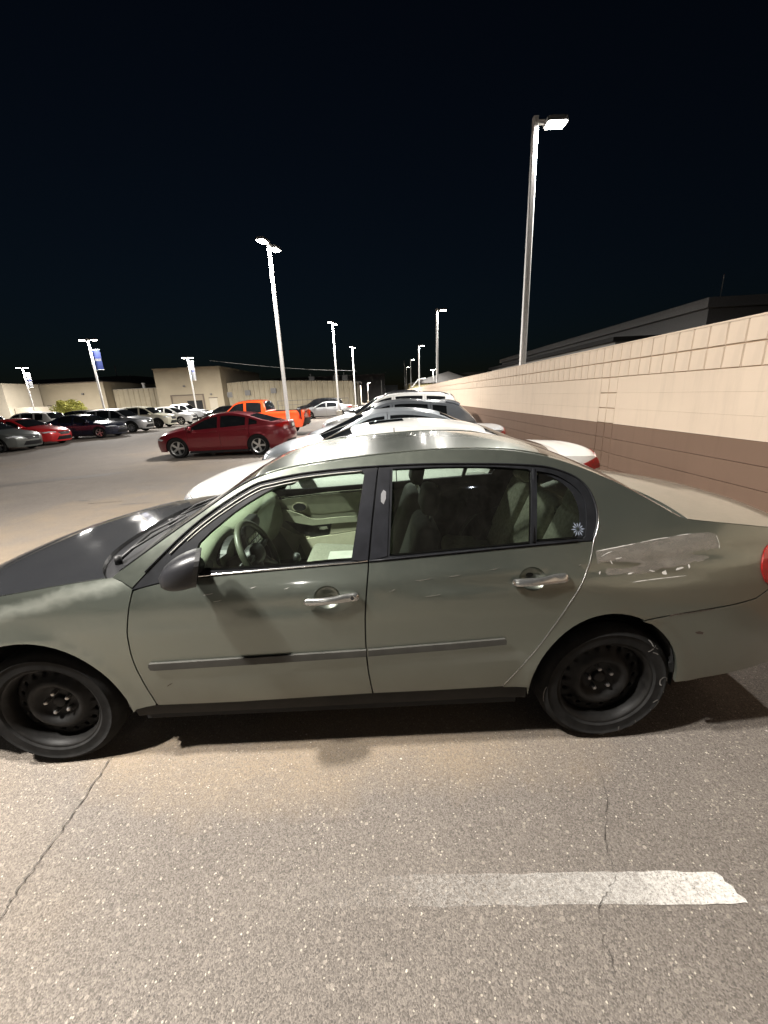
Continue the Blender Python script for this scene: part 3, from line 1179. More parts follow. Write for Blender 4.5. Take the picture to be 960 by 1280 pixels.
# hall behind the wall on the right
br = thing('grey_hall', 'large unlit grey hall with sloping roofline above the wall on the right', 'building', (0, 0, 0))
MB().box(21.0, 52, 27.0, 70, 0, 6.05).build('wall', simple('hall_wall', (.17, .17, .17), .8), br)
b = MB()
b.add([(20.6, 26.6, 6.06), (52.4, 26.6, 6.3), (52.4, 70.4, 6.3), (20.6, 70.4, 6.06), (20.6, 26.6, 6.62), (52.4, 26.6, 7.0), (52.4, 70.4, 7.0), (20.6, 70.4, 6.62)],
      [(0, 3, 2, 1), (4, 5, 6, 7), (0, 1, 5, 4), (1, 2, 6, 5), (2, 3, 7, 6), (3, 0, 4, 7)])
b.build('roof', simple('hall_roof', (.20, .20, .20), .7), br)
MB().box(17.6, 20.99, 31.0, 64, 0, 4.75).build('annex', simple('pale_annex', (.26, .255, .245), .8), br)
MB().box(17.2, 20.98, 30.6, 64.4, 4.752, 5.05).build('annex_roof', DARKOPEN_M, br)
MB().tube([(24.0, 30, 6.6), (24.0, 30, 8.6)], .03, 6).build('mast', GALV_M, br)
br2 = thing('small_hall', 'small pale shed roof peeking over the far part of the wall', 'building', (0, 0, 0))
MB().box(22, 30, 118, 130, 0, 6.6).build('wall', simple('shed_wall', (.30, .27, .2), .8), br2)
MB().box(21.7, 30.3, 117.7, 130.3, 6.602, 6.9).build('roof', ROOFGREY_M, br2)
# overhead cable
cb = MB()
pts = [(-58 + i * 3.1, 66, 8.1 - .9 * math.sin(math.pi * i / 20) * .6 - .13 * i) for i in range(21)]
cb.tube([(-24, 60, 7.6), (-19, 60, 6.85), (-14, 60, 6.2), (-9, 60, 5.7), (-3.2, 60, 5.3)], .014, 5)
cable = cb.build('overhead_cable', GALV_M)
cable['label'] = 'thin pale cable slung above the ribbed metal building'
cable['category'] = 'cable'

# ------------------------------------------------------------------ the bush
def leafy(root, cx, cy, zc, rx, rz_, n, seed):
    r = random.Random(seed)
    b = MB()
    for k in range(n):
        while True:
            p = Vector((r.uniform(-1, 1), r.uniform(-1, 1), r.uniform(-1, 1)))
            if .25 < p.length < 1:
                break
        lump = .78 + .22 * math.sin(5 * p.x + 2) * math.cos(4 * p.z + p.y * 5)
        c = Vector((cx + p.x * rx * lump, cy + p.y * rx * lump, zc + p.z * rz_ * lump))
        s = r.uniform(.08, .17)
        u = Vector((r.uniform(-1, 1), r.uniform(-1, 1), r.uniform(-1, 1))).normalized()
        w = u.cross(Vector((r.uniform(-1, 1), r.uniform(-1, 1), r.uniform(-1, 1)))).normalized()
        b.add([c - u * s, c + w * s * .45, c + u * s, c - w * s * .45], [(0, 1, 2, 3)])
    return b.build('crown', LEAF_M, root)


bush = thing('round_tree', 'round yellow-green leafy tree in front of the plain beige building', 'tree', (-38.0, 50.0, 0))
tb = MB()
tb.tube([(0, 0, 0), (.05, 0, .5), (.0, .05, 1.0)], [.13, .10, .08], 8)
rb = random.Random(2)
for k in range(7):
    a = k * .9
    tb.tube([(0, .03, .9), (.45 * math.cos(a), .45 * math.sin(a), 1.5), (.95 * math.cos(a), .95 * math.sin(a), 2.0 + .3 * rb.random())], [.06, .04, .015], 6)
tb.build('trunk', BARK_M, bush)
leafy(bush, 0, 0, 1.9, 1.95, 1.25, 5200, 4)

# ------------------------------------------------------------------ the damaged olive-grey sedan
BODY_C = (0.168, 0.186, 0.158)
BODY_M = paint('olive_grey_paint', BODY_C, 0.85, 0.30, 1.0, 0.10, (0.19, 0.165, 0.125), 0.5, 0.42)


def fender_paint():
    t = NT('faded_fender_paint')
    v = t.coord()
    s = t.n('SeparateXYZ')
    t.l(v, s.inputs[0])
    n1 = t.noise(v, 9.0, 6.0, 0.62)
    n2 = t.noise(v, 2.2, 6.0, 0.6)
    # a cloudy bleached band that follows the top of the fender, ragged on its upper side
    mid = t.math('ADD', t.math('MULTIPLY', s.outputs['X'], 0.21), 1.235)
    up = t.math('SUBTRACT', s.outputs['Z'], t.math('ADD', mid, t.math('MULTIPLY', t.math('SUBTRACT', n1, 0.5), 0.09)))
    low = t.ramp(up, ((0.0, 0.0), (0.02, 1.0)))
    band = t.n('MapRange')
    band.inputs[1].default_value = 0.012
    band.inputs[2].default_value = -0.055
    t.l(up, band.inputs[0])
    edge = t.n('MapRange')
    edge.inputs[1].default_value = 0.03
    edge.inputs[2].default_value = -0.006
    t.l(up, edge.inputs[0])
    fade = t.math('SUBTRACT', edge.outputs[0], t.math('MULTIPLY', band.outputs[0], 0.93))
    fade = t.math('MULTIPLY', t.math('MAXIMUM', fade, 0.0), 0.36)
    dust = t.math('MULTIPLY', t.ramp(n2, ((0.35, 0.0), (0.75, 1.0))), 0.12)
    col = t.mix(dust, BODY_C, (0.27, 0.245, 0.19))
    col = t.mix(fade, col, (0.48, 0.48, 0.43))
    nd = t.bsdf(col, t.math('ADD', 0.36, t.math('MULTIPLY', fade, 0.3)), 0.5, 0.9)
    t.l(t.math('SUBTRACT', 0.85, t.math('MULTIPLY', fade, 1.0)), nd.inputs['Metallic'])
    return t.m


FENDER_M = fender_paint()
HOOD_M = paint('black_hood_paint', (0.007, 0.0075, 0.009), 0.0, 0.6, 1.0, 0.022, (0.16, 0.15, 0.14), 0.08)
FRAME_M = simple('window_frame_black', (0.008, 0.0085, 0.010), 0.5, spec=0.2, vary=0.3, scale=20)
PILLAR_M = simple('pillar_applique', (0.011, 0.0115, 0.014), 0.42, spec=0.2, vary=0.3, scale=14)
SILL_M = simple('sill_plastic', (0.020, 0.019, 0.0175), 0.7, spec=0.15, vary=0.25, scale=6)
MOULD_M = simple('side_moulding', (0.048, 0.047, 0.042), 0.5, spec=0.25, vary=0.15)
HANDLE_M = simple('handle_silver', (0.42, 0.42, 0.40), 0.24, 0.9, 0.5, vary=0.12)


def filler_mat():
    # bare filler that lets the old paint through in blotches, so its border is uneven
    t = NT('bare_filler')
    v = t.coord()
    mp = t.n('Mapping')
    mp.inputs['Scale'].default_value = (1.0, 1.0, 2.6)
    t.l(v, mp.inputs['Vector'])
    n1 = t.noise(mp.outputs[0], 9.0, 8.0, 0.68)
    n2 = t.noise(mp.outputs[0], 60.0, 5.0, 0.7)
    col = t.mix(n2, (0.19, 0.175, 0.152), (0.26, 0.238, 0.21))
    d = t.bsdf(col, 0.5, 0.35, 0.3)
    tr = t.n('BsdfTransparent')
    mx = t.n('MixShader')
    t.l(t.ramp(n1, ((0.25, 0.30), (0.62, 0.75))), mx.inputs[0])
    t.l(tr.outputs[0], mx.inputs[1])
    t.l(d.outputs[0], mx.inputs[2])
    t.l(mx.outputs[0], t.out.inputs['Surface'])
    return t.m


FILLER_M = filler_mat()
CHIP_M = simple('peeled_paint', (0.50, 0.48, 0.45), 0.6)
RUST_M = simple('rust_crack', (0.045, 0.03, 0.022), 0.9)
DASH_M = simple('dash_sage', (0.20, 0.22, 0.158), 0.62, vary=0.1, bump=0.001, bscale=400)
TRIMIN_M = simple('door_trim_sage', (0.22, 0.22, 0.16), 0.65, vary=0.1)
TRIMLT_M = simple('door_trim_light', (0.38, 0.36, 0.265), 0.65, vary=0.08)
CLOTH_M = simple('seat_cloth', (0.50, 0.485, 0.38), 0.95, vary=0.25, scale=40, bump=0.002, bscale=250)
CLOTHD_M = simple('seat_shell', (0.06, 0.057, 0.047), 0.9, vary=0.2)
CLOTHL_M = simple('seat_cloth_light', (0.19, 0.19, 0.15), 0.95, vary=0.12, scale=60, bump=0.002, bscale=250)
CARPET_M = simple('carpet', (0.018, 0.017, 0.015), 1.0)
WHEELIN_M = simple('steering_leather', (0.075, 0.08, 0.058), 0.42, vary=0.15)
BLACKIN_M = simple('black_plastic', (0.012, 0.012, 0.012), 0.5)
SILVERIN_M = simple('silver_plastic', (0.42, 0.42, 0.38), 0.45)
STEELW_M = simple('steel_wheel', (0.011, 0.0105, 0.010), 0.55, 0.0, spec=0.2, vary=0.5, scale=20)
NUT_M = simple('lug_nut', (0.42, 0.41, 0.40), 0.3, 0.9)
CHALK_M = simple('chalk', (0.17, 0.167, 0.16), 0.95, vary=0.3, scale=200)
GLASS_M = thin_glass('side_glass', (0.80, 0.90, 0.83), 0.75, 0.010)
WSGLASS_M = thin_glass('windscreen_glass', (0.82, 0.90, 0.84), 0.9, 0.03)

_zs = np.array([.10, .2, .3, .45, .6, .75, .86, .94, .985, 1.10, 1.25, 1.37, 1.48])
_ds = np.array([.10, .055, .022, .006, 0, .005, .022, .048, .072, .125, .205, .285, .37])
_zz = np.linspace(0, 1.6, 641)
_dd = np.interp(_zz, _zs, _ds)
_k = np.exp(-np.linspace(-2, 2, 33) ** 2)
_k /= _k.sum()
_dd = np.convolve(np.pad(_dd, 16, mode='edge'), _k, 'valid')


def sedan_hw(x, z):
    x = np.asarray(x, float)
    z = np.asarray(z, float)
    d = np.interp(z, _zz, _dd)
    d = d + .22 * np.clip((-1.9 - x) / .7, 0, 2) ** 2.2 + .17 * np.clip((x - 1.45) / .65, 0, 2) ** 2.2
    d = d + .05 * smst(.6, 1.4, x) * smst(1.0, 1.35, z) + .03 * (1 - smst(-1.2, -.5, x)) * smst(1.0, 1.3, z)
    for cx, R in ((-1.665, .405), (1.02, .375)):
        r = np.hypot(x - cx, z - .315)
        d = d - .010 * np.exp(-((r - R) / .04) ** 2)
    # soft crease that climbs along the doors to the tail
    zc = .80 + .075 * (x + 1.2)
    d = d + .0045 * np.exp(-((z - zc + .028) / .022) ** 2) * smst(-1.3, -.6, x) * (1 - smst(1.5, 1.9, x))
    # shallow dent low in the rear quarter
    d = d + .012 * np.exp(-((x - 1.20) / .16) ** 2 - ((z - .90) / .05) ** 2)
    d = d + .006 * np.exp(-((x - 1.02) / .09) ** 2 - ((z - .93) / .04) ** 2)
    return .885 - d


SE = ((-2.35, .22), (-2.40, .45), (-2.38, .62), (-2.27, .76), (-1.95, .895), (-1.58, .953), (-1.232, .99), (-.89, 1.206), (-.584, 1.372), (-.22, 1.428), (.32, 1.454), (.72, 1.42), (1.06, 1.296), (1.363, 1.117), (1.70, 1.068), (1.99, 1.005), (2.05, .88), (2.06, .62), (2.0, .37))
SCn = ((-2.55, .20), (-2.63, .46), (-2.60, .64), (-2.50, .77), (-2.15, .908), (-1.72, .955), (-1.31, .998), (-.955, 1.205), (-.625, 1.388), (-.22, 1.447), (.32, 1.460), (.80, 1.427), (1.17, 1.29), (1.47, 1.12), (1.80, 1.085), (2.10, 1.03), (2.18, .90), (2.20, .63), (2.15, .34))
SV = Surf(SE, SCn, sedan_hw, 2.2)

AP = [(-1.14, .946), (-1.022, 1.058), (-.886, 1.174), (-.753, 1.262), (-.608, 1.338), (-.522, 1.358), (-.413, 1.374), (-.292, 1.384), (-.144, 1.391), (.008, 1.394), (.236, 1.393), (.537, 1.381), (.714, 1.367), (.811, 1.349), (.908, 1.308), (.958, 1.255), (.977, 1.186), (.968, 1.116), (.935, 1.05)]
APc = crom(AP, 4)
GAPA = crom([(-1.136, .939), (-1.164, .827), (-1.182, .713), (-1.178, .565), (-1.137, .345)], 6)
GAPB = crom([(-.019, 1.394), (-.055, 1.176), (-.08, 1.004), (-.104, .813), (-.112, .658), (-.110, .505), (-.096, .352)], 5)
GAPC = crom([(.935, 1.05), (.909, .973), (.865, .883), (.783, .753), (.668, .566), (.527, .358)], 6)
BELT = crom([(-1.139, .936), (-1.016, .960), (-.884, .973), (-.658, .983), (-.371, .994), (-.085, 1.005), (.276, 1.022), (.638, 1.039), (.935, 1.05)], 4)
FARCH = [(-1.665 + .410 * math.cos(a), .315 + .408 * math.sin(a)) for a in np.linspace(-.03, math.pi + .03, 30)]
RARCH = [(1.003 + .353 * math.cos(a), .315 + .420 * math.sin(a)) for a in np.linspace(.07, math.pi + .02, 30)]


def off(pts, dx, dz=0):
    return [(x + dx, z + dz) for x, z in pts]


car = thing('parked_sedan', 'dented olive-grey sedan with black hood, black steel wheels and peeling rear quarter, in the foreground', 'car', (0, 2.42, 0))
gz = lambda x: float(np.interp(x, [p[0] for p in BELT], [p[1] for p in BELT]))
BI = next(i for i, p in enumerate(BELT) if p[0] > -.09)
g = .0032
FGL = crom([(-.871, 1.001), (-.868, 1.06), (-.85, 1.112)], 3) + crom([(-.80, 1.156), (-.666, 1.249), (-.52, 1.322), (-.42, 1.351), (-.356, 1.361), (-.216, 1.372), (-.107, 1.376)], 4) + [(-.086, 1.370), (-.159, 1.014)] + crom([(-.25, 1.012), (-.443, 1.003), (-.65, .999), (-.80, .999)], 3)
RGL = crom([(.049, 1.383), (.31, 1.381), (.536, 1.371), (.685, 1.355)], 4) + [(.699, 1.345), (.653, 1.048)] + crom([(.62, 1.046), (.35, 1.036), (.05, 1.023)], 4) + [(.014, 1.024)]
QGL = crom([(.725, 1.346), (.806, 1.327), (.875, 1.287), (.915, 1.245), (.929, 1.198), (.923, 1.143), (.904, 1.068)], 4) + [(.895, 1.06), (.679, 1.054)]


def cup(ctr, rx, rz):
    return [(ctr[0] + rx * math.cos(a), ctr[1] + rz * math.sin(a)) for a in np.linspace(0, 2 * math.pi, 24, endpoint=False)]


CUPF, CUPR = (-.272, .868), (.645, .907)
HANDS = {'front_door': (CUPF, (-.372, .862), (-.128, .875)), 'rear_door': (CUPR, (.552, .903), (.797, .915))}


def surf_pt(x, z, sgn, o=0.0):
    return Vector((x, sgn * (float(SV.hw(x, z)) + o), z))


def ribbon_tube(name, pts, rad, mat, parent, sgn, o=0.0, n=6):
    return MB().tube([surf_pt(x, z, sgn, o) for x, z in pts], rad, n).build(name, mat, parent, True)


def handle(parent, ctr, a, b, sgn, lock):
    # bowl behind the grip
    vs, fs, nr, na = [], [], 6, 24
    rx, rz = .060, .050
    for i in range(nr + 1):
        q = i / nr
        for k in range(na):
            an = 2 * math.pi * k / na
            x, z = ctr[0] + rx * 1.02 * q * math.cos(an), ctr[1] + rz * 1.02 * q * math.sin(an)
            vs.append(surf_pt(x, z, sgn, -.034 * math.sqrt(max(0, 1 - q * q)) - .001))
    for i in range(nr):
        for k in range(na):
            f = (i * na + k, i * na + (k + 1) % na, (i + 1) * na + (k + 1) % na, (i + 1) * na + k)
            fs.append(f if sgn > 0 else f[::-1])
    mk('handle_cup', vs, fs, BODY_M, parent, True)
    # grip
    vs, fs, m, ns = [], [], 18, 12
    for i in range(m + 1):
        s = i / m
        x, z = a[0] + (b[0] - a[0]) * s, a[1] + (b[1] - a[1]) * s
        lift = .020 + .012 * math.sin(math.pi * min(1, s * 1.25)) if s < .8 else .020
        endc = min(1, s / .06, (1 - s) / .04) if 0 < s < 1 else 0.25
        hh = (.0155 + .003 * smst(.55, .75, s)) * (.45 + .55 * endc)
        ht = .0105 * (.4 + .6 * endc)
        for k in range(ns):
            an = 2 * math.pi * k / ns
            cz, cy = math.cos(an), math.sin(an)
            ex = lambda q: math.copysign(abs(q) ** .6, q)
            p = surf_pt(x, z + hh * ex(cz), sgn, lift + ht * ex(cy))
            vs.append(p)
    for i in range(m):
        for k in range(ns):
            f = (i * ns + k, i * ns + (k + 1) % ns, (i + 1) * ns + (k + 1) % ns, (i + 1) * ns + k)
            fs.append(f if sgn < 0 else f[::-1])
    fs += [tuple(range(ns)), tuple(range(m * ns, (m + 1) * ns))]
    mk('handle', vs, fs, HANDLE_M, parent, True)
    if lock:
        for nm, rr, oo, mt in (('lock_ring', .0115, .0305, CHROME_M), ('lock', .0085, .0315, BLACKIN_M)):
            cx, cz = b[0] - .030, b[1] - .001
            vs = [surf_pt(cx + rr * math.cos(q), cz + rr * math.sin(q), sgn, oo) for q in np.linspace(0, 2 * math.pi, 16, endpoint=False)]
            mk(nm, vs, [tuple(range(16)) if sgn < 0 else tuple(range(15, -1, -1))], mt, parent)


belt_f = [p for p in BELT if p[0] <= -.083]
belt_r = [(-.0785, 1.0053)] + [p for p in BELT if p[0] >= -.083]
gb_low = [p for p in GAPB if p[1] < 1.0]
gb_up = [p for p in GAPB if p[1] >= 1.0]
for sgn in (-1, 1):
    near = sgn < 0
    st = .045 if near else .09
    # fender with front corner
    top = SV.edge(0, 6, 8)
    fend = top + [(-1.19, .972)] + off(GAPA, -g) + [(-1.145, .338), (-1.238, .322)] + FARCH + [(-2.09, .22)]
    SV.side('fender', fend, FENDER_M, car, sgn, (), 0, st)
    # doors
    fd = off(belt_f, 0, -.003)
    fd[0] = (-1.136 + g, .932)
    fd += off(gb_low, -g) + [(-.74, .336), (-1.13, .338)] + off(GAPA, g)[::-1][:-1]
    holes = [cup(CUPF, .060, .050)]
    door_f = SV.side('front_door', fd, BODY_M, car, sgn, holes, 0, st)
    rd = off(belt_r, 0, -.003)
    rd += off(GAPC, -g)[1:] + [(.2, .352)] + off(gb_low, g)[::-1]
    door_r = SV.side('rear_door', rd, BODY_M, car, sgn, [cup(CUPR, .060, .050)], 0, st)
    # body side: pillar, roof rail, rear pillar and quarter panel in one pressing
    bline = [(1.142, .694), (1.379, .727), (1.557, .751), (1.655, .768), (1.715, .800), (1.80, .82)]
    up = SV.edge(6, 16.35, 8)
    quarter = [(-1.19, .976)] + up + [(p[0], p[1] + .003) for p in bline[::-1]]
    arch_up = [p for p in RARCH if not (p[0] > 1.1 and p[1] < .694)]
    quarter += arch_up + [(.645, .352), (.535, .352)] + off(GAPC, g)[::-1][:-1] + [(p[0], p[1] + .001) for p in APc[::-1]]
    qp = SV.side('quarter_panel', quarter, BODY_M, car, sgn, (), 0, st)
    low = [(p[0], p[1] - .003) for p in bline] + SV.edge(16.45, 18, 8) + [(1.80, .385), (1.634, .372), (1.485, .355), (1.356, .338)] + [p for p in RARCH if p[0] > 1.1 and p[1] < .694]
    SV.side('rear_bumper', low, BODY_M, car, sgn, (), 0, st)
    # sill
    SV.side('sill', [(-1.252, .320), (-1.13, .328), (-.74, .326), (-.1, .341), (.52, .345), (.645, .342), (.648, .27), (.3, .266), (-.3, .262), (-.9, .256), (-1.252, .262)], SILL_M, car, sgn, (), .012, .1, .05)
    # window frames and panes
    ap_f = [p for p in APc if p[0] < -.021]
    ap_r = [p for p in APc if p[0] > -.017]
    fr_f = ap_f + off(gb_up, -.002) + off(belt_f, 0, .001)[::-1]
    wf = SV.side('window_frame', fr_f, FRAME_M, door_f, sgn, [FGL], .004, .06, .02)
    wf2 = SV.side('window_frame', ap_r + off(belt_r, 0, .001)[::-1] + off(gb_up, .002)[::-1], FRAME_M, door_r, sgn, [RGL, QGL], .004, .06, .02)
    SV.side('window', FGL, GLASS_M, door_f, sgn, (), .016, .08, 0)
    SV.side('window', RGL, GLASS_M, door_r, sgn, (), .016, .08, 0)
    SV.side('quarter_window', QGL, GLASS_M, door_r, sgn, (), .016, .08, 0)
    # black printed border of the small pane
    qi = [(.735, 1.338), (.80, 1.312), (.86, 1.268), (.888, 1.215), (.894, 1.15), (.872, 1.066)]
    SV.side('pane_border', [p for p in QGL[:-2]] + [(.895, 1.06), (.866, 1.059)] + crom(qi, 4)[::-1], FRAME_M, door_r, sgn, (), .0145, .06, 0)
    # pillar appliques
    SV.side('pillar_cover', [(-.080, 1.372), (-.024, 1.384)] + [(x - .006, z) for x, z in gb_up if z < 1.38] + [(-.090, 1.010), (-.152, 1.016)], PILLAR_M, door_f, sgn, (), .001, .06, .006)
    SV.side('pillar_cover', [(-.012, 1.384), (.036, 1.380), (.003, 1.026), (-.070, 1.012)] + [(x + .006, z) for x, z in gb_up if 1.012 < z < 1.38][::-1], PILLAR_M, door_r, sgn, (), .001, .06, .006)
    # bright lines
    ribbon_tube('belt_trim', [(x, z + .006) for x, z in belt_f if x > -.90], .0048, CHROME_M, door_f, sgn, .002)
    ribbon_tube('belt_trim', [(x, z + .005) for x, z in belt_r if x < .93], .0042, FRAME_M, door_r, sgn, .003)
    ribbon_tube('frame_trim', [(x + .010, z - .012) for x, z in APc if -1.0 < x < -.10], .0026, SILVERIN_M, door_f, sgn, .001)
    ribbon_tube('frame_trim', [(x + .016, z - .025) for x, z in APc if -.95 < x < -.40], .0024, SILVERIN_M, door_f, sgn, -.002)
    ribbon_tube('drip_seal', [(x - .004, z + .004) for x, z in APc if -1.1 < x], .0045, FRAME_M, car, sgn, -.001)
    ribbon_tube('edge_highlight', [p for p in APc if p[0] > .93 and p[1] < 1.22] + GAPC[1:], .0022, HANDLE_M, door_r, sgn, .0)
    ribbon_tube('glass_divider', [(.712, 1.352), (.667, 1.050)], .011, FRAME_M, door_r, sgn, -.010)
    # mouldings and grips
    SV.side('side_moulding', crom([(-1.114, .573), (-1.108, .590)], 2) + [(-.6, .600), (-.112, .611), (-.113, .577), (-.6, .563), (-1.09, .553), (-1.108, .556)], MOULD_M, door_f, sgn, (), -.012, .05, .02)
    SV.side('side_moulding', [(-.104, .578), (-.103, .611), (.3, .627), (.52, .637), (.528, .628), (.527, .608), (.3, .594)], MOULD_M, door_r, sgn, (), -.012, .05, .02)
    for dn, dobj in (('front_door', door_f), ('rear_door', door_r)):
        c_, a_, b_ = HANDS[dn]
        handle(dobj, c_, a_, b_, sgn, near and dn == 'front_door')
    # dark shell behind the gaps and inner faces of doors
    shell = [(-1.30, .30)] + [(x, z - .012) for x, z in SV.edge(6, 13, 8)] + [(1.36, .76), (1.22, .745), (1.003, .755), (.72, .66), (.62, .45), (.60, .30)]
    SV.side('inner_shell', shell, BLACKIN_M, car, sgn, [off(FGL, 0), off(RGL, 0), off(QGL, 0)], .034, .12, 0)

# ---- damage on the near rear quarter
QP = [o for o in car.children if o.name.startswith('quarter_panel')][0]
rg = random.Random(21)


def rag_line(pts, n, amp):
    P = crom(pts, n)
    return [(x + rg.uniform(-amp, amp), z + rg.uniform(-amp, amp)) for x, z in P]


patch = crom([(.938, 1.008), (1.1, 1.030), (1.327, 1.056), (1.46, 1.062)], 6) + [(1.488, 1.052), (1.490, 1.01), (1.484, .990)]
patch += rag_line([(1.46, .975), (1.42, .955), (1.36, .945), (1.30, .928), (1.24, .925), (1.17, .905), (1.08, .908), (1.0, .905), (.945, .93)], 5, .005)
SV.side('bare_patch', patch, FILLER_M, QP, -1, (), -.0009, .03, .001)


def chip(x, z, w, h, seed, rot=0.0):
    r_ = random.Random(seed)
    pts = []
    for k in range(9):
        a = 2 * math.pi * k / 9
        q = r_.uniform(.55, 1.15)
        px, pz = w * q * math.cos(a), h * q * math.sin(a)
        pts.append((x + px * math.cos(rot) - pz * math.sin(rot), z + px * math.sin(rot) + pz * math.cos(rot)))
    SV.side('paint_chip', pts, CHIP_M, QP, -1, (), -.0016, .03, .0012)


def scratch(pts, w, mat=None, parent=None, seed=0, name='scratch'):
    r_ = random.Random(seed)
    P = crom(pts, 6)
    a, b_ = [], []
    for i, p in enumerate(P):
        e = min(1, i / 2, (len(P) - 1 - i) / 2)
        ww = w * (.2 + .8 * e) * r_.uniform(.4, 1.0)
        a.append((p[0], p[1] + ww))
        b_.append((p[0], p[1] - ww))
    SV.side(name, a + b_[::-1], mat or CHIP_M, parent or QP, -1, (), -.0015, .05, .001)


for i, (x, z, w, h, ro) in enumerate([(1.238, .903, .010, .013, .3), (1.305, .921, .020, .005, .35), (1.345, .930, .004, .012, .1), (1.185, .913, .016, .003, -.3),
                                      (1.008, .950, .003, .018, .5), (1.035, .974, .022, .0025, .15), (1.085, .908, .014, .0028, .2), (.948, .920, .003, .012, -.3)]):
    chip(x, z, w, h, 40 + i, ro)
scratch([(.94, 1.007), (1.05, 1.022), (1.12, 1.031)], .0022, seed=1)
scratch([(1.14, 1.034), (1.22, 1.045), (1.28, 1.050)], .0016, seed=2)
scratch([(1.31, 1.055), (1.38, 1.060)], .0016, seed=3)
scratch([(1.488, 1.048), (1.493, 1.02), (1.490, .995)], .0022, seed=4)
scratch([(1.09, .872), (1.16, .877), (1.25, .883), (1.33, .890)], .0014, seed=5)
scratch([(.96, .985), (.99, .998), (1.01, 1.004)], .0016, seed=6)
scratch([(1.26, .708), (1.29, .716), (1.33, .718)], .004, RUST_M, seed=7, name='crack')
scratch([(1.33, .718), (1.40, .727), (1.46, .735)], .0016, RUST_M, seed=8, name='crack')
chip_m = [(1.415, .617, .014, .006)]
SV.side('scuff', [(1.39, .620), (1.41, .625), (1.43, .618), (1.428, .608), (1.40, .612)], RUST_M, [o for o in car.children if o.name.startswith('rear_bumper')][0], -1, (), -.001, .03, 0)
DR = [o for o in car.children if o.name.startswith('rear_door')][0]
DF = [o for o in car.children if o.name.startswith('front_door')][0]
for i, (x, z, w) in enumerate([(.30, .935, .030), (.16, .925, .040), (.48, .955, .018), (.20, .855, .035), (.02, .885, .012), (.86, .955, .006)]):
    scratch([(x - w, z - .003), (x, z), (x + w, z + .004)], .0010, seed=60 + i, parent=DR, mat=FILLER_M)
for i, (x, z, w) in enumerate([(-.80, .905, .022), (-.76, .875, .020), (-.60, .925, .012), (-.45, .915, .010)]):
    scratch([(x - w, z - .002), (x, z), (x + w, z + .004)], .0012, seed=80 + i, parent=DF, mat=CHIP_M)
scratch([(-1.06, .452), (-1.045, .462), (-1.03, .470)], .0025, RUST_M, DF, 90)
# worn spot on the centre pillar
SV.side('worn_spot', [(-.012, 1.282), (.000, 1.298), (.012, 1.290), (.010, 1.262), (-.002, 1.238), (-.014, 1.25)], simple('worn_primer', (.13, .13, .135), .7), DR, -1, (), -.001, .03, 0)

# ---- top of the car
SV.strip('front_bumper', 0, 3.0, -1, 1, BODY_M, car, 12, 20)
SV.strip('hood', 3.06, lambda v: 5.50 + .42 * np.abs(v) ** 4, -.985, .985, HOOD_M, car, 26, 30, .0, .025)
SV.strip('hood_gap', 3.0, 5.4, -.995, .995, DARK_M, car, 18, 18, -.030)
SV.strip('cowl', 5.40, 6.10, -.97, .97, TRIM_M, car, 6, 24, -.022)
SV.strip('windshield_surround', 6.0, 6.12, -1.0, 1.0, FRAME_M, car, 2, 24, -.004)
for s_ in (-1, 1):
    a_, b_ = sorted((s_ * .955, s_ * 1.0))
    SV.strip('front_pillar', 6.0, 8.02, a_, b_, BODY_M, car, 16, 3)
    a_, b_ = sorted((s_ * .925, s_ * .956))
    SV.strip('windshield_trim', 6.05, 8.0, a_, b_, FRAME_M, car, 16, 2, .004, .01)
    a_, b_ = sorted((s_ * .90, s_ * 1.0))
    SV.strip('rear_pillar', 11.0, 13.0, a_, b_, BODY_M, car, 16, 4)
SV.strip('windshield', 6.10, 7.93, -.93, .93, WSGLASS_M, car, 16, 24, -.002)
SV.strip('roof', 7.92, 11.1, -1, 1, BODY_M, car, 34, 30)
SV.strip('headliner', 7.95, 11.1, -.97, .97, TRIMIN_M, car, 14, 14, -.040)
SV.strip('rear_window', 11.1, 12.92, -.905, .905, WSGLASS_M, car, 14, 20, -.004)
SV.strip('trunk_lid', 13.06, 16.0, -.985, .985, BODY_M, car, 24, 26, 0, .02)
SV.strip('trunk_gap', 12.9, 16.1, -.995, .995, DARK_M, car, 16, 16, -.025)
SV.strip('rear_bumper_cover', 16.06, 18, -1, 1, BODY_M, car, 10, 20)
# roof seams
for s_ in (-1, 1):
    pts = [tuple(SV.S(np.array(t), np.array(s_ * .955)) + np.array([0, 0, .001])) for t in np.linspace(8.0, 11.2, 24)]
    MB().tube(pts, .005, 6).build('roof_seam', BODY_M, car, True)
# lamps
for s_ in (-1, 1):
    q = [(2.25, s_ * .60), (2.8, s_ * .58), (2.98, s_ * .85), (2.95, s_ * .998), (2.3, s_ * .998)]
    SV.patch('headlight', q if s_ > 0 else q[::-1], HEADL_M, car, .006, .1, .01)
    SV.side('headlight', SV.edge(2.3, 2.95, 12) + [(-2.10, .80), (-2.16, .68)], HEADL_M, car, s_, (), -.004, .08, .006)
    q = [(15.3, s_ * .62), (16.2, s_ * .62), (16.35, s_ * .998), (15.2, s_ * .998)]
    SV.patch('tail_light', q if s_ > 0 else q[::-1], TAILL_M, car, .006, .1, .01)
    SV.side('tail_light', crom([(2.0, 1.005), (1.80, 1.005), (1.717, .983), (1.684, .935), (1.678, .885), (1.712, .825), (1.80, .79), (2.02, .80)], 4) + SV.edge(16.3, 15.5, 8), TAILL_M, car, s_, (), -.006, .06, .012)
SV.patch('grille', [(1.5, -.5), (2.6, -.55), (2.6, .55), (1.5, .5)], TRIM_M, car, .006, .2, .01)

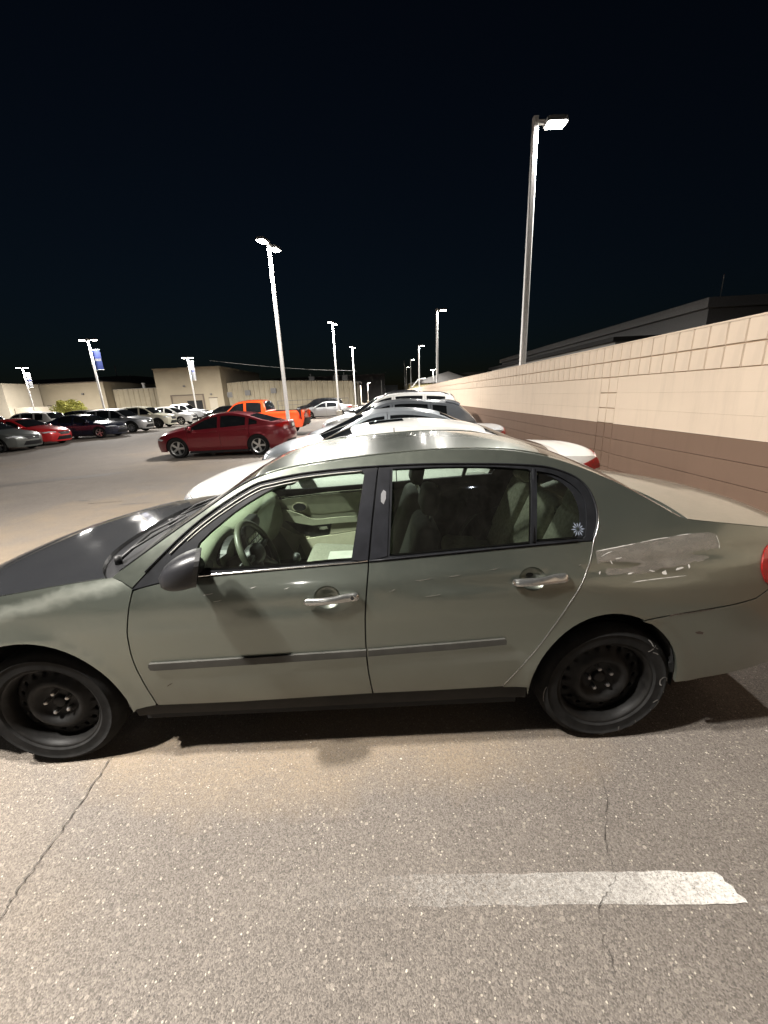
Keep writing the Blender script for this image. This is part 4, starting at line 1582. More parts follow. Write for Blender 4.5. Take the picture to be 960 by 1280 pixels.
# wipers in the cowl
for y0, y1, dx in ((-.58, .02, .0), (.02, .60, .02)):
    p0 = Vector(SV.S(np.array(5.80), np.array(y0 / .8)))
    p1 = Vector(SV.S(np.array(6.06), np.array(y1 / .8)))
    w = MB()
    w.tube([p0 + Vector((0, 0, -.005)), p0.lerp(p1, .45) + Vector((-.01, 0, .035)), p1 + Vector((0, 0, .025))], [.010, .008, .005], 6)
    w.tube([p0.lerp(p1, .1) + Vector((.03, 0, .028)), p1 + Vector((.012, 0, .016))], .006, 6)
    w.tube([p0 + Vector((0, 0, -.02)), p0 + Vector((0, 0, .02))], .018, 10)
    w.build('wiper', BLACKIN_M, car, True)

# ---- side mirrors
for sgn in (-1, 1):
    vs, fs = [], []
    na, nr = 20, 9
    yc, zc, hy, hz, xr = .940, 1.076, .078, .074, -.790
    for i in range(nr + 1):
        q = i / nr
        s = math.sqrt(max(0, 1 - (1 - q) ** 2.2)) if q > 0 else 0
        x = xr - .135 * (1 - q) ** 1.0
        for k in range(na):
            a = 2 * math.pi * k / na
            ex = lambda v: math.copysign(abs(v) ** .72, v)
            vs.append((x + .02 * s * ex(math.sin(a)), sgn * (yc + hy * s * ex(math.cos(a))), zc + hz * s * ex(math.sin(a)) - .02 * (1 - q)))
    for i in range(nr):
        for k in range(na):
            f = (i * na + k, i * na + (k + 1) % na, (i + 1) * na + (k + 1) % na, (i + 1) * na + k)
            fs.append(f if sgn > 0 else f[::-1])
    turn = -sgn * math.radians(20)
    vs = [(xr + (x - xr) * math.cos(turn) - (y - sgn * yc) * math.sin(turn), sgn * yc + (x - xr) * math.sin(turn) + (y - sgn * yc) * math.cos(turn), z) for x, y, z in vs]
    mir = mk('side_mirror', vs, fs, simple('mirror_housing%d' % sgn, (.016, .016, .018), .36, spec=.3, vary=.25, scale=16), car, True)
    ring = vs[-na:]
    rim2 = [(x + .018 * math.cos(turn), y + .018 * math.sin(turn), z) for x, y, z in ring]
    cen = np.mean(np.array(rim2), 0)
    rim3 = [tuple(np.array(p) * .9 + cen * .1) for p in rim2]
    b = MB()
    b.add(ring + rim2 + rim3, [(k, (k + 1) % na, na + (k + 1) % na, na + k) for k in range(na)] + [(na + k, na + (k + 1) % na, 2 * na + (k + 1) % na, 2 * na + k) for k in range(na)])
    b.build('mirror_rim', BLACKIN_M, mir)
    mk('mirror_glass', [(x - .004, y, z) for x, y, z in rim3], [tuple(range(na))], BLACKGLASS_M, mir)  # dark sky reflection put into the colour: near-black glass instead of a mirror
    MB().tube([(-.86, sgn * .80, 1.03), (-.85, sgn * .86, 1.035), (-.84, sgn * .93, 1.05)], [.045, .035, .035], 10).build('mirror_arm', FRAME_M, mir, True)

# ---- wheels: black steel with bare nuts
def steel_wheel(root, x, sgn, R=.322, rr=.222, steer=0.0, chalk=False):
    wh_b = MB()
    wh_b.lathe_y([(rr - .012, .20), (rr - .014, .05), (rr - .010, .026), (rr - .002, .018), (rr + .004, .010), (rr + .008, .014), (rr + .006, .03)][::-1], 64)
    # dished disc with a ring of holes
    hol = [[(.176 * math.cos(a) + .0125 * math.cos(q), .176 * math.sin(a) + .0125 * math.sin(q)) for q in np.linspace(0, 2 * math.pi, 10, endpoint=False)] for a in np.linspace(0, 2 * math.pi, 18, endpoint=False)]
    outl = [((rr - .013) * math.cos(a), (rr - .013) * math.sin(a)) for a in np.linspace(0, 2 * math.pi, 64, endpoint=False)]
    bore = [(.034 * math.cos(a), .034 * math.sin(a)) for a in np.linspace(0, 2 * math.pi, 20, endpoint=False)]
    V, F, Bd = fill2d(outl, hol + [bore], .014)
    rad = np.hypot(V[:, 0], V[:, 1])
    dep = np.interp(rad, [.03, .078, .088, .104, .116, .128, .145, .165, .19, .21], [.078, .078, .070, .046, .038, .040, .056, .072, .078, .082])
    base = len(wh_b.v)
    vs = [(p[0], d_, p[1]) for p, d_ in zip(V, dep)]
    fs = [tuple(f) for f in F]
    n0 = len(vs)
    vs += [(p[0], d_ + .012, p[1]) for p, d_ in zip(V, dep)]
    for a, b_ in Bd:
        fs.append((a, n0 + a, n0 + b_, b_))
    wh_b.add(vs, fs)
    wh_b.lathe_y([(0, .060), (.026, .060), (.030, .066), (.031, .10)], 20)
    wh = wh_b.build('wheel', STEELW_M, root, True)
    wh.location = (x, sgn * .862, R)
    wh.rotation_euler = (0, 0, (0 if sgn < 0 else math.pi) + steer)
    share('tyre', tyre_mesh(R, rr, .215), wh)
    for k in range(5):
        a = math.radians(100 + 72 * k)
        b = MB()
        cx, cz = .0572 * math.cos(a), .0572 * math.sin(a)
        b.lathe_y([(0, .047), (.006, .048), (.0105, .052), (.0115, .058), (.0115, .080)], 6, cx, cz)
        b.build('lug_nut', NUT_M, wh)
    MB().lathe_y([(0, .125), (rr - .02, .125)], 40).build('brake_drum', DARK_M, wh)
    if chalk:
        def stroke(pts, w=.0035):
            # pts in polar (degrees, radius) on the sidewall
            P = []
            for d_, r_ in crom(pts, 5):
                P.append((r_ * math.cos(math.radians(d_)), r_ * math.sin(math.radians(d_)), r_))
            vs2, fs2 = [], []
            s_ = R - rr
            for i, (px, pz, r_) in enumerate(P):
                a_, c_ = P[max(0, i - 1)], P[min(len(P) - 1, i + 1)]
                dx, dz = c_[0] - a_[0], c_[1] - a_[1]
                l = math.hypot(dx, dz) + 1e-9
                q = (r_ - rr) / s_
                y = float(np.interp(q, [0, .16, .42, .62, .80, .92, 1], [.02, .005, 0, .002, .012, .026, .05])) - .0014
                vs2 += [(px - dz / l * w, y, pz + dx / l * w), (px + dz / l * w, y, pz - dx / l * w)]
            for i in range(len(P) - 1):
                fs2.append((2 * i, 2 * i + 2, 2 * i + 3, 2 * i + 1))
            mk('chalk_mark', vs2, fs2, CHALK_M, wh)
        stroke([(47, .255), (46, .275), (45, .300)], .003)
        stroke([(47, .288), (51, .296), (55, .300)], .003)
        stroke([(43, .268), (40, .275), (37, .280)], .0025)
        stroke([(44, .292), (41, .296)], .0025)
        stroke([(2, .292), (6, .290), (8, .272), (5, .258), (0, .258), (-2, .268)], .003)
        stroke([(-12, .300), (-9, .285)], .0025)
        stroke([(-24, .262), (-20, .278), (-24, .296), (-31, .290), (-33, .278)], .003)
        stroke([(-52, .270), (-53, .300)], .0028)
        stroke([(-60, .292), (-56, .298)], .0025)
        stroke([(-70, .262), (-71, .282), (-70, .300)], .0028)
        stroke([(-66, .295), (-74, .297)], .002)
        stroke([(-84, .300), (-89, .303)], .0022)
        stroke([(178, .290), (186, .300), (196, .305)], .0016)
    return wh


for x in (-1.665, 1.035):
    for sgn in (-1, 1):
        steel_wheel(car, x, sgn, chalk=(x > 0 and sgn < 0), steer=(.05 if x < 0 else 0))
wheel_well(SV, car, -1.665, .315, .412, .885, .36)
for sgn in (-1, 1):
    b = MB()
    prof = [(1.003 + .357 * math.cos(a), .315 + .424 * math.sin(a)) for a in np.linspace(-.05, math.pi + .1, 24)]
    m = len(prof)
    vs = [(px, sgn * (float(SV.hw(px, max(pz, .36))) - .028), pz) for px, pz in prof] + [(px, sgn * .53, pz) for px, pz in prof]
    b.add(vs, [(i, i + 1, m + i + 1, m + i) for i in range(m - 1)] + [tuple(range(m, 2 * m))]).build('wheel_liner', DARK_M, car)
MB().box(-1.25, .62, -.80, .80, .20, .27).build('underbody', DARK_M, car)
MB().box(-2.25, 1.95, -.50, .50, .23, .34).build('chassis', DARK_M, car)
xs_ = np.linspace(1.33, 2.02, 8)
poly_ = [(float(x), -float(SV.hw(x, .42)) + .03) for x in xs_] + [(float(x), float(SV.hw(x, .42)) - .03) for x in xs_[::-1]]
MB().prism(poly_, .375, .43).build('rear_floor', DARK_M, car)
xs_ = np.linspace(-2.36, -2.06, 6)
poly_ = [(float(x), -float(SV.hw(x, .3)) + .03) for x in xs_] + [(float(x), float(SV.hw(x, .3)) - .03) for x in xs_[::-1]]
MB().prism(poly_, .23, .28).build('front_floor', DARK_M, car)

# ------------------------------------------------------------------ inside the sedan
inside = MB().box(-1.2, 1.0, -.74, .74, .28, .34).build('floor_carpet', CARPET_M, car)
MB().box(-1.22, -1.16, -.74, .74, .30, .95).build('firewall', CARPET_M, car)
MB().box(1.02, 1.06, -.70, .70, .34, 1.0).build('rear_bulkhead', CARPET_M, car)
# dashboard: a profile swept across the car, its top rolling down to the sides
prof = [(-1.24, .955), (-1.10, 1.005), (-.99, 1.020), (-.93, 1.005), (-.905, .965), (-.90, .90), (-.885, .80), (-.90, .70), (-.98, .58), (-1.12, .52)]
prof = crom(prof, 4)
vs, fs = [], []
ys = np.linspace(-.745, .745, 40)
for y in ys:
    hood_b = math.exp(-((y + .37) / .17) ** 4)
    pas = math.exp(-((y - .40) / .26) ** 2)
    for (px, pz) in prof:
        up = smst(.90, 1.0, pz)
        vs.append((px + .025 * hood_b * up - .03 * pas * (1 - up) + .03 * (abs(y) / .745) ** 4, y, pz + .030 * hood_b * up - .02 * up * (1 - hood_b)))
m = len(prof)
for i in range(len(ys) - 1):
    for j in range(m - 1):
        fs.append((i * m + j, i * m + j + 1, (i + 1) * m + j + 1, (i + 1) * m + j))
dash = mk('dashboard', vs, fs, DASH_M, car, True)
# instrument binnacle
b = MB()
el = [(-.372 + .155 * math.cos(a), .925 + .080 * math.sin(a)) for a in np.linspace(0, 2 * math.pi, 28, endpoint=False)]
n = len(el)
b.add([(-.868 + (.03 if z > .95 else 0), y, z) for y, z in el] + [(-.915, -.372 + (y + .372) * .9, .925 + (z - .925) * .9) for y, z in el], [(i, (i + 1) % n, n + (i + 1) % n, n + i) for i in range(n)] + [tuple(range(n, 2 * n))])
b.build('instrument_cluster', BLACKIN_M, dash)
for y in (-.44, -.37, -.30):
    c = MB()
    c.add([(-.905, y + .032 * math.cos(a), .925 + .032 * math.sin(a)) for a in np.linspace(0, 2 * math.pi, 18, endpoint=False)] + [(-.905, y + .029 * math.cos(a), .925 + .029 * math.sin(a)) for a in np.linspace(0, 2 * math.pi, 18, endpoint=False)], [(i, (i + 1) % 18, 18 + (i + 1) % 18, 18 + i) for i in range(18)])
    c.build('gauge_ring', simple('gauge_ring%d' % int(y * -100), (.28, .08, .07), .4), dash)
# centre stack with vents and buttons
st_ = bevel(MB().box(-.93, -.865, -.14, .15, .62, .985).build('centre_stack', BLACKIN_M, dash), .012)
for y in (-.095, .105):
    b = MB()
    b.add([(-.858, y + .042 * math.cos(a), .940 + .030 * math.sin(a)) for a in np.linspace(0, 2 * math.pi, 16, endpoint=False)], [tuple(range(16))])
    b.build('air_vent', BLACKIN_M, dash)
for k in range(3):
    for q in range(5):
        MB().box(-.866, -.856, -.11 + q * .047, -.075 + q * .047, .865 - k * .045, .892 - k * .045).build('button', SILVERIN_M, dash)
MB().box(-.866, -.854, -.10, .11, .665, .735).build('radio_panel', SILVERIN_M, dash)
# side air vent on the near end
b = MB()
b.add([(-.876, -.640 + .048 * math.cos(a), .945 + .034 * math.sin(a)) for a in np.linspace(0, 2 * math.pi, 16, endpoint=False)], [tuple(range(16))])
b.build('air_vent', BLACKIN_M, dash)
# steering wheel
swc = Vector((-.715, -.372, .905))
tilt = math.radians(25)
ax_n = Vector((math.cos(tilt), 0, math.sin(tilt)))      # faces the driver
ax_u = Vector((-math.sin(tilt), 0, math.cos(tilt)))
ax_s = Vector((0, 1, 0))
b = MB()
ring = [swc + ax_u * (.185 * math.sin(a)) + ax_s * (.185 * math.cos(a)) for a in np.linspace(0, 2 * math.pi, 49)]
b.tube(ring, .0175, 12, False)
sw = b.build('steering_wheel', WHEELIN_M, car, True)
b = MB()
hub = []
for a in np.linspace(0, 2 * math.pi, 24, endpoint=False):
    r_ = .078 + .014 * math.cos(2 * a)
    hub.append((r_ * math.cos(a), r_ * .9 * math.sin(a)))
n = len(hub)
lay = [(1.0, -.03), (1.0, .005), (.82, .022), (.4, .030)]
vs = []
for q, h_ in lay:
    vs += [swc + ax_s * (y * q) + ax_u * (z * q) + ax_n * (h_ - .015) for y, z in hub]
fs = [(i + r_ * n, (i + 1) % n + r_ * n, (i + 1) % n + (r_ + 1) * n, i + (r_ + 1) * n) for r_ in range(3) for i in range(n)] + [tuple(range(3 * n, 4 * n))]
b.add(vs, fs)
for a in (math.radians(5), math.radians(175), math.radians(230), math.radians(310)):
    e = swc + ax_s * (.18 * math.cos(a)) + ax_u * (.18 * math.sin(a))
    b.tube([swc - ax_n * .02, swc.lerp(e, .6) - ax_n * .012, e], [.028, .020, .014], 8)
b.build('wheel_hub', BLACKIN_M, sw, True)
MB().tube([swc - ax_n * .02, swc - ax_n * .20], [.04, .05], 12).build('steering_column', WHEELIN_M, sw, True)
MB().tube([swc - ax_n * .07, swc - ax_n * .06 + Vector((0, -.15, .01))], [.010, .008], 8).build('stalk', BLACKIN_M, sw, True)
# gear lever between the seats
b = MB().tube([(-.62, 0, .50), (-.60, 0, .66), (-.598, 0, .70)], [.010, .010, .024], 10).tube([(-.598, 0, .69), (-.596, 0, .735)], [.026, .020], 10)
b.build('gear_lever', BLACKIN_M, car, True)
bevel(MB().box(-.85, .10, -.11, .11, .34, .53).build('console', DASH_M, car), .03, 3)


def soft(name, pts, mat, parent, w, seg=3):
    """pts: 8 corners of a block, softened"""
    o = mk(name, pts, [(0, 1, 2, 3), (7, 6, 5, 4), (0, 4, 5, 1), (1, 5, 6, 2), (2, 6, 7, 3), (3, 7, 4, 0)], mat, parent, True)
    md = o.modifiers.new('bevel', 'BEVEL')
    md.width, md.segments = w, seg + 1
    md.limit_method = 'NONE'
    return o


def slab(x0, z0, x1, z1, th, y0, y1, taper=0.0):
    """block along the line (x0,z0)-(x1,z1) with thickness th towards -normal"""
    l = math.hypot(x1 - x0, z1 - z0)
    nx, nz = (z1 - z0) / l * th, -(x1 - x0) / l * th
    a = (y1 - y0) * taper
    return [(x0, y0, z0), (x0, y1, z0), (x1, y1 - a, z1), (x1, y0 + a, z1), (x0 + nx, y0, z0 + nz), (x0 + nx, y1, z0 + nz), (x1 + nx, y1 - a, z1 + nz), (x1 + nx, y0 + a, z1 + nz)]


def seat(yc, cmat):
    s = soft('seat', [(-.60, yc - .25, .42), (-.60, yc + .25, .42), (-.08, yc + .25, .40), (-.08, yc - .25, .40), (-.60, yc - .25, .595), (-.60, yc + .25, .595), (-.06, yc + .25, .545), (-.06, yc - .25, .545)], cmat, car, .06)
    soft('backrest', slab(-.02, .50, .175, 1.085, .13, yc - .25, yc + .25, .10), CLOTHD_M, s, .055)
    soft('headrest', slab(.185, 1.115, .215, 1.26, .09, yc - .125, yc + .125, .08), CLOTHD_M, s, .035)
    MB().tube([(.24, yc - .05, 1.05), (.255, yc - .05, 1.15)], .007, 8).tube([(.24, yc + .05, 1.05), (.255, yc + .05, 1.15)], .007, 8).build('headrest_post', CHROME_M, s)
    return s


seat(-.38, CLOTH_M)
ps = seat(.36, CLOTHL_M)
bevel(MB().box(-.42, -.24, .14, .30, .600, .622).build('tray', SILVERIN_M, ps), .006)
rs = soft('rear_bench', [(.46, -.66, .40), (.46, .66, .40), (.96, .66, .40), (.96, -.66, .40), (.46, -.66, .60), (.46, .66, .60), (.90, .66, .55), (.90, -.66, .55)], CLOTH_M, car, .06)
for yc in (-.42, 0.0, .42):
    soft('backrest', slab(.80, .55, 1.015, 1.10, .15, yc - .205, yc + .205, .06), CLOTH_M, rs, .05)
for yc in (-.42, .42):
    soft('headrest', slab(.985, 1.08, 1.02, 1.225, .11, yc - .14, yc + .14, .12), CLOTH_M, rs, .045)
MB().tube([(.985, -.60, 1.06), (.87, -.55, .85), (.80, -.50, .60)], .012, 6).build('seat_belt', BLACKIN_M, rs)
bevel(MB().box(1.02, 1.38, -.64, .64, 1.005, 1.035).build('rear_shelf', TRIMIN_M, car), .008)
# trim of the far doors, seen through the glass
tf = SV.side('door_trim', [(-1.02, .36), (-1.04, .90), (-.6, .945), (-.10, .965), (-.11, .36)], TRIMIN_M, car, 1, (), .075, .08, 0)
# the inner face needs to look inward: a second skin with reversed normals
def inner_trim(name, outline, mat, parent, inset):
    V, F, B_ = fill2d(outline, (), .06)
    y = SV.hw(V[:, 0], V[:, 1]) - inset
    vs = [(x, yy, z) for (x, z), yy in zip(V, y)]
    n0 = len(vs)
    vs += [(x, yy + .02, z) for (x, z), yy in zip(V, y)]
    fs = [tuple(f) for f in F]
    for a, b_ in B_:
        fs.append((a, n0 + a, n0 + b_, b_))
    return mk(name, vs, fs, mat, parent, False)


inner_trim('upper_trim', crom([(-.98, .84), (-.97, .90), (-.80, .925), (-.4, .955), (-.12, .965)], 4) + [(-.115, .80), (-.55, .77), (-.80, .80)], TRIMIN_M, tf, .082)
inner_trim('armrest', crom([(-.97, .79), (-.86, .835), (-.72, .79), (-.60, .735), (-.36, .745), (-.15, .745)], 4) + [(-.14, .70), (-.45, .69), (-.62, .68), (-.80, .72)], TRIMIN_M, tf, .125)
inner_trim('handle_recess', [(-.86, .72), (-.62, .685), (-.46, .69), (-.49, .575), (-.60, .555), (-.74, .60)], BLACKIN_M, tf, .084)
inner_trim('map_pocket', [(-.76, .545), (-.12, .615), (-.11, .38), (-.70, .38)], TRIMLT_M, tf, .105)
inner_trim('lower_trim', [(-.95, .70), (-.80, .60), (-.66, .56), (-.76, .50), (-.80, .40)], TRIMLT_M, tf, .090)
inner_trim('side_pocket', [(-.455, .685), (-.13, .70), (-.125, .62), (-.48, .585)], TRIMLT_M, tf, .098)
sp = []
for r_ in (.052, .044):
    sp.append([(-.715 + r_ * 1.25 * math.cos(a), .845 + r_ * .8 * math.sin(a)) for a in np.linspace(0, 2 * math.pi, 24, endpoint=False)])
inner_trim('speaker_ring', sp[0], TRIMLT_M, tf, .095)
inner_trim('speaker', sp[1], BLACKIN_M, tf, .100)
inner_trim('pull_handle', [(-.585, .655), (-.50, .66), (-.495, .635), (-.53, .628), (-.575, .635)], CHROME_M, tf, .10)
inner_trim('rear_door_trim', [(.0, .36), (-.02, .955), (.4, .985), (.80, 1.005), (.60, .62), (.45, .36)], CLOTHD_M, car, .080)
inner_trim('window_ledge', crom([(-.95, .945), (-.6, .965), (-.1, .985)], 4) + [(-.1, .975), (-.6, .950), (-.95, .925)], CHROME_M, tf, .070)
# sun visor and mirror above the windscreen
MB().box(-.50, -.30, .10, .62, 1.372, 1.385).build('sun_visor', TRIMIN_M, car)
bevel(MB().box(-.60, -.575, -.11, .11, 1.255, 1.315).build('rear_view_mirror', BLACKIN_M, car), .01)
# round decal low in the small rear pane
QW = [o for o in bpy.data.objects if o.name.startswith('quarter_window') and o.parent == DR][0]
b = MB()
def dec(cx, cz, r_, a):
    return surf_pt(cx + r_ * math.cos(a), cz + r_ * math.sin(a), -1, -.0135)
dcx, dcz = .878, 1.095
for k in range(12):
    a = 2 * math.pi * k / 12
    w_ = .16
    b.add([dec(dcx, dcz, .006, a), dec(dcx, dcz, .020, a - w_), dec(dcx, dcz, .033 if k % 2 == 0 else .027, a), dec(dcx, dcz, .020, a + w_)], [(0, 1, 2, 3)])
b.build('decal', simple('decal_white', (.14, .16, .20), .6), QW)
# small bright tags hanging behind the rear glass
shelf_item = soft('cushion', [(-.11, -.075, 0), (.11, -.075, 0), (.11, .075, 0), (-.11, .075, 0), (-.11, -.075, .11), (.11, -.075, .11), (.11, .075, .11), (-.11, .075, .11)], CLOTHL_M, None, .05)
shelf_item.location = (1.14, 1.98, 1.037)
shelf_item.rotation_euler = (0, 0, .3)
shelf_item['label'] = 'small pale cushion on the rear shelf behind the little side pane'
shelf_item['category'] = 'cushion'

# ------------------------------------------------------------------ the other cars
TEMPL = {
    'sedan': dict(L=4.7, H=1.43, belt=((-1.1, .905), (0, .945), (1.7, 1.0)), wheels=(-1.40, 1.30), R=.325, rr=.225,
        E=((-2.10, .20), (-2.14, .42), (-2.12, .60), (-2.00, .715), (-1.7, .82), (-1.35, .885), (-1.02, .94), (-.65, 1.15), (-.28, 1.33), (.1, 1.385), (.5, 1.38), (.95, 1.30), (1.35, 1.135), (1.70, 1.02), (1.95, 1.0), (2.12, .97), (2.17, .80), (2.16, .55), (2.08, .26)),
        C=((-2.28, .18), (-2.36, .42), (-2.35, .60), (-2.25, .735), (-1.95, .87), (-1.55, .96), (-1.22, 1.01), (-.78, 1.20), (-.35, 1.375), (.1, 1.43), (.5, 1.425), (1.0, 1.35), (1.45, 1.165), (1.82, 1.05), (2.08, 1.035), (2.26, 1.01), (2.33, .82), (2.35, .55), (2.26, .24)),
        gaps=(-.98, .08, 1.02), wins=((-.90, .03), (.13, .96)), qwin=None, tumble=.27, hatch=False),
    'fastback': dict(L=4.68, H=1.42, belt=((-1.1, .87), (0, .93), (1.7, 1.02)), wheels=(-1.42, 1.30), R=.325, rr=.230,
        E=((-2.08, .20), (-2.14, .40), (-2.13, .55), (-2.04, .66), (-1.75, .78), (-1.4, .86), (-1.10, .92), (-.72, 1.13), (-.30, 1.31), (.1, 1.375), (.5, 1.375), (.98, 1.29), (1.45, 1.14), (1.86, 1.045), (2.02, 1.035), (2.13, 1.02), (2.16, .80), (2.16, .55), (2.06, .28)),
        C=((-2.26, .18), (-2.35, .40), (-2.34, .55), (-2.26, .68), (-1.98, .84), (-1.6, .95), (-1.30, 1.0), (-.85, 1.18), (-.38, 1.36), (.1, 1.42), (.5, 1.415), (1.02, 1.335), (1.52, 1.165), (1.95, 1.06), (2.12, 1.06), (2.26, 1.045), (2.31, .82), (2.35, .55), (2.24, .26)),
        gaps=(-1.02, .06, 1.05), wins=((-.98, 0.0), (.10, .93)), qwin=(.99, 1.32), tumble=.27, hatch=False),
    'suv': dict(L=4.6, H=1.69, belt=((-1.1, 1.02), (0, 1.05), (1.9, 1.12)), wheels=(-1.38, 1.34), R=.36, rr=.245,
        E=((-2.08, .24), (-2.13, .5), (-2.12, .72), (-2.02, .88), (-1.7, .98), (-1.4, 1.03), (-1.08, 1.07), (-.72, 1.32), (-.38, 1.55), (.1, 1.64), (.8, 1.64), (1.72, 1.56), (1.92, 1.36), (2.10, 1.10), (2.15, 1.0), (2.17, .92), (2.19, .75), (2.17, .55), (2.1, .3)),
        C=((-2.25, .22), (-2.30, .5), (-2.29, .73), (-2.19, .91), (-1.9, 1.02), (-1.55, 1.09), (-1.25, 1.13), (-.85, 1.37), (-.45, 1.60), (.1, 1.69), (.8, 1.69), (1.82, 1.62), (2.02, 1.40), (2.19, 1.12), (2.24, 1.02), (2.27, .92), (2.30, .75), (2.30, .55), (2.22, .28)),
        gaps=(-.98, .04, 1.0), wins=((-.92, -.02), (.10, .93)), qwin=(1.05, 1.62), tumble=.21, hatch=True),
    'crossover': dict(L=4.65, H=1.60, belt=((-1.1, .97), (0, 1.0), (1.9, 1.10)), wheels=(-1.38, 1.32), R=.35, rr=.24,
        E=((-2.08, .22), (-2.13, .48), (-2.12, .66), (-2.02, .80), (-1.7, .90), (-1.4, .95), (-1.10, 1.0), (-.72, 1.24), (-.34, 1.46), (.1, 1.55), (.7, 1.54), (1.55, 1.43), (1.86, 1.24), (2.08, 1.06), (2.14, .98), (2.17, .90), (2.19, .75), (2.17, .55), (2.1, .3)),
        C=((-2.25, .20), (-2.32, .48), (-2.31, .67), (-2.21, .83), (-1.9, .94), (-1.55, 1.01), (-1.28, 1.06), (-.85, 1.29), (-.42, 1.51), (.1, 1.60), (.7, 1.59), (1.66, 1.49), (1.97, 1.28), (2.18, 1.08), (2.24, 1.0), (2.28, .90), (2.31, .75), (2.31, .55), (2.22, .28)),
        gaps=(-1.0, .04, 1.0), wins=((-.95, -.02), (.10, .93)), qwin=(1.05, 1.40), tumble=.24, hatch=True),
    'pickup': dict(L=5.4, H=1.79, belt=((-1.5, 1.13), (0, 1.16), (2.6, 1.19)), wheels=(-1.62, 1.60), R=.39, rr=.235,
        E=((-2.50, .36), (-2.56, .6), (-2.56, .85), (-2.45, 1.0), (-2.1, 1.08), (-1.75, 1.11), (-1.30, 1.15), (-.98, 1.40), (-.68, 1.64), (-.25, 1.72), (.25, 1.72), (.62, 1.66), (.74, 1.45), (.80, 1.20), (1.6, 1.20), (2.58, 1.20), (2.62, .95), (2.62, .75), (2.56, .52)),
        C=((-2.64, .34), (-2.70, .6), (-2.70, .86), (-2.60, 1.03), (-2.2, 1.13), (-1.85, 1.17), (-1.42, 1.21), (-1.08, 1.45), (-.74, 1.69), (-.25, 1.78), (.25, 1.78), (.66, 1.73), (.80, 1.50), (.86, 1.22), (1.6, 1.22), (2.66, 1.20), (2.68, .95), (2.68, .75), (2.62, .52)),
        gaps=(-1.22, -.22, .78), wins=((-1.15, -.28), (-.16, .58)), qwin=None, tumble=.20, hatch=False),
}


def car_surface(kind, L=None, H=None, W=1.80):
    T = TEMPL[kind]
    sx = (L or T['L']) / T['L']
    sz = (H or T['H']) / T['H']
    E = [(x * sx, z * sz if z > .4 else z) for x, z in T['E']]
    C = [(x * sx, z * sz if z > .4 else z) for x, z in T['C']]
    bx = [p[0] * sx for p in T['belt']]
    bz = [p[1] * sz for p in T['belt']]
    belt = lambda x: np.interp(x, bx, bz)
    top = max(p[1] for p in E)
    fx, rx = min(p[0] for p in E), max(p[0] for p in E)
    tb = T['tumble']
    wh = [w * sx for w in T['wheels']]
    aR = T['R'] + .055

    def hw(x, z):
        x = np.asarray(x, float)
        z = np.asarray(z, float)
        b = belt(x)
        low = np.interp(z, [.10, .2, .32, .5, .65, .8, 1.0], [.10, .055, .022, .004, 0, .006, .03])
        low = low + .03 * smst(b - .10, b + .02, z)
        u = np.clip((z - b) / (top - b), 0, 1.2)
        d = np.where(z > b, np.interp(b, [.8, 1.0], [.036, .06]) + (tb - .06) * (.75 * u + .25 * u * u), low)
        d = d + .20 * np.clip((fx + .55 - x) / .55, 0, 1.5) ** 2.2 + .15 * np.clip((x - rx + .55) / .55, 0, 1.5) ** 2.2
        for c in wh:
            r = np.hypot(x - c, z - T['R'])
            d = d - .012 * np.exp(-((r - aR) / .04) ** 2)
        return W / 2 - d
    S = Surf(E, C, hw)
    S.T, S.sx, S.sz, S.belt, S.wh, S.aR, S.R, S.W = T, sx, sz, belt, wh, aR, T['R'], W
    S.kind = kind
    return S


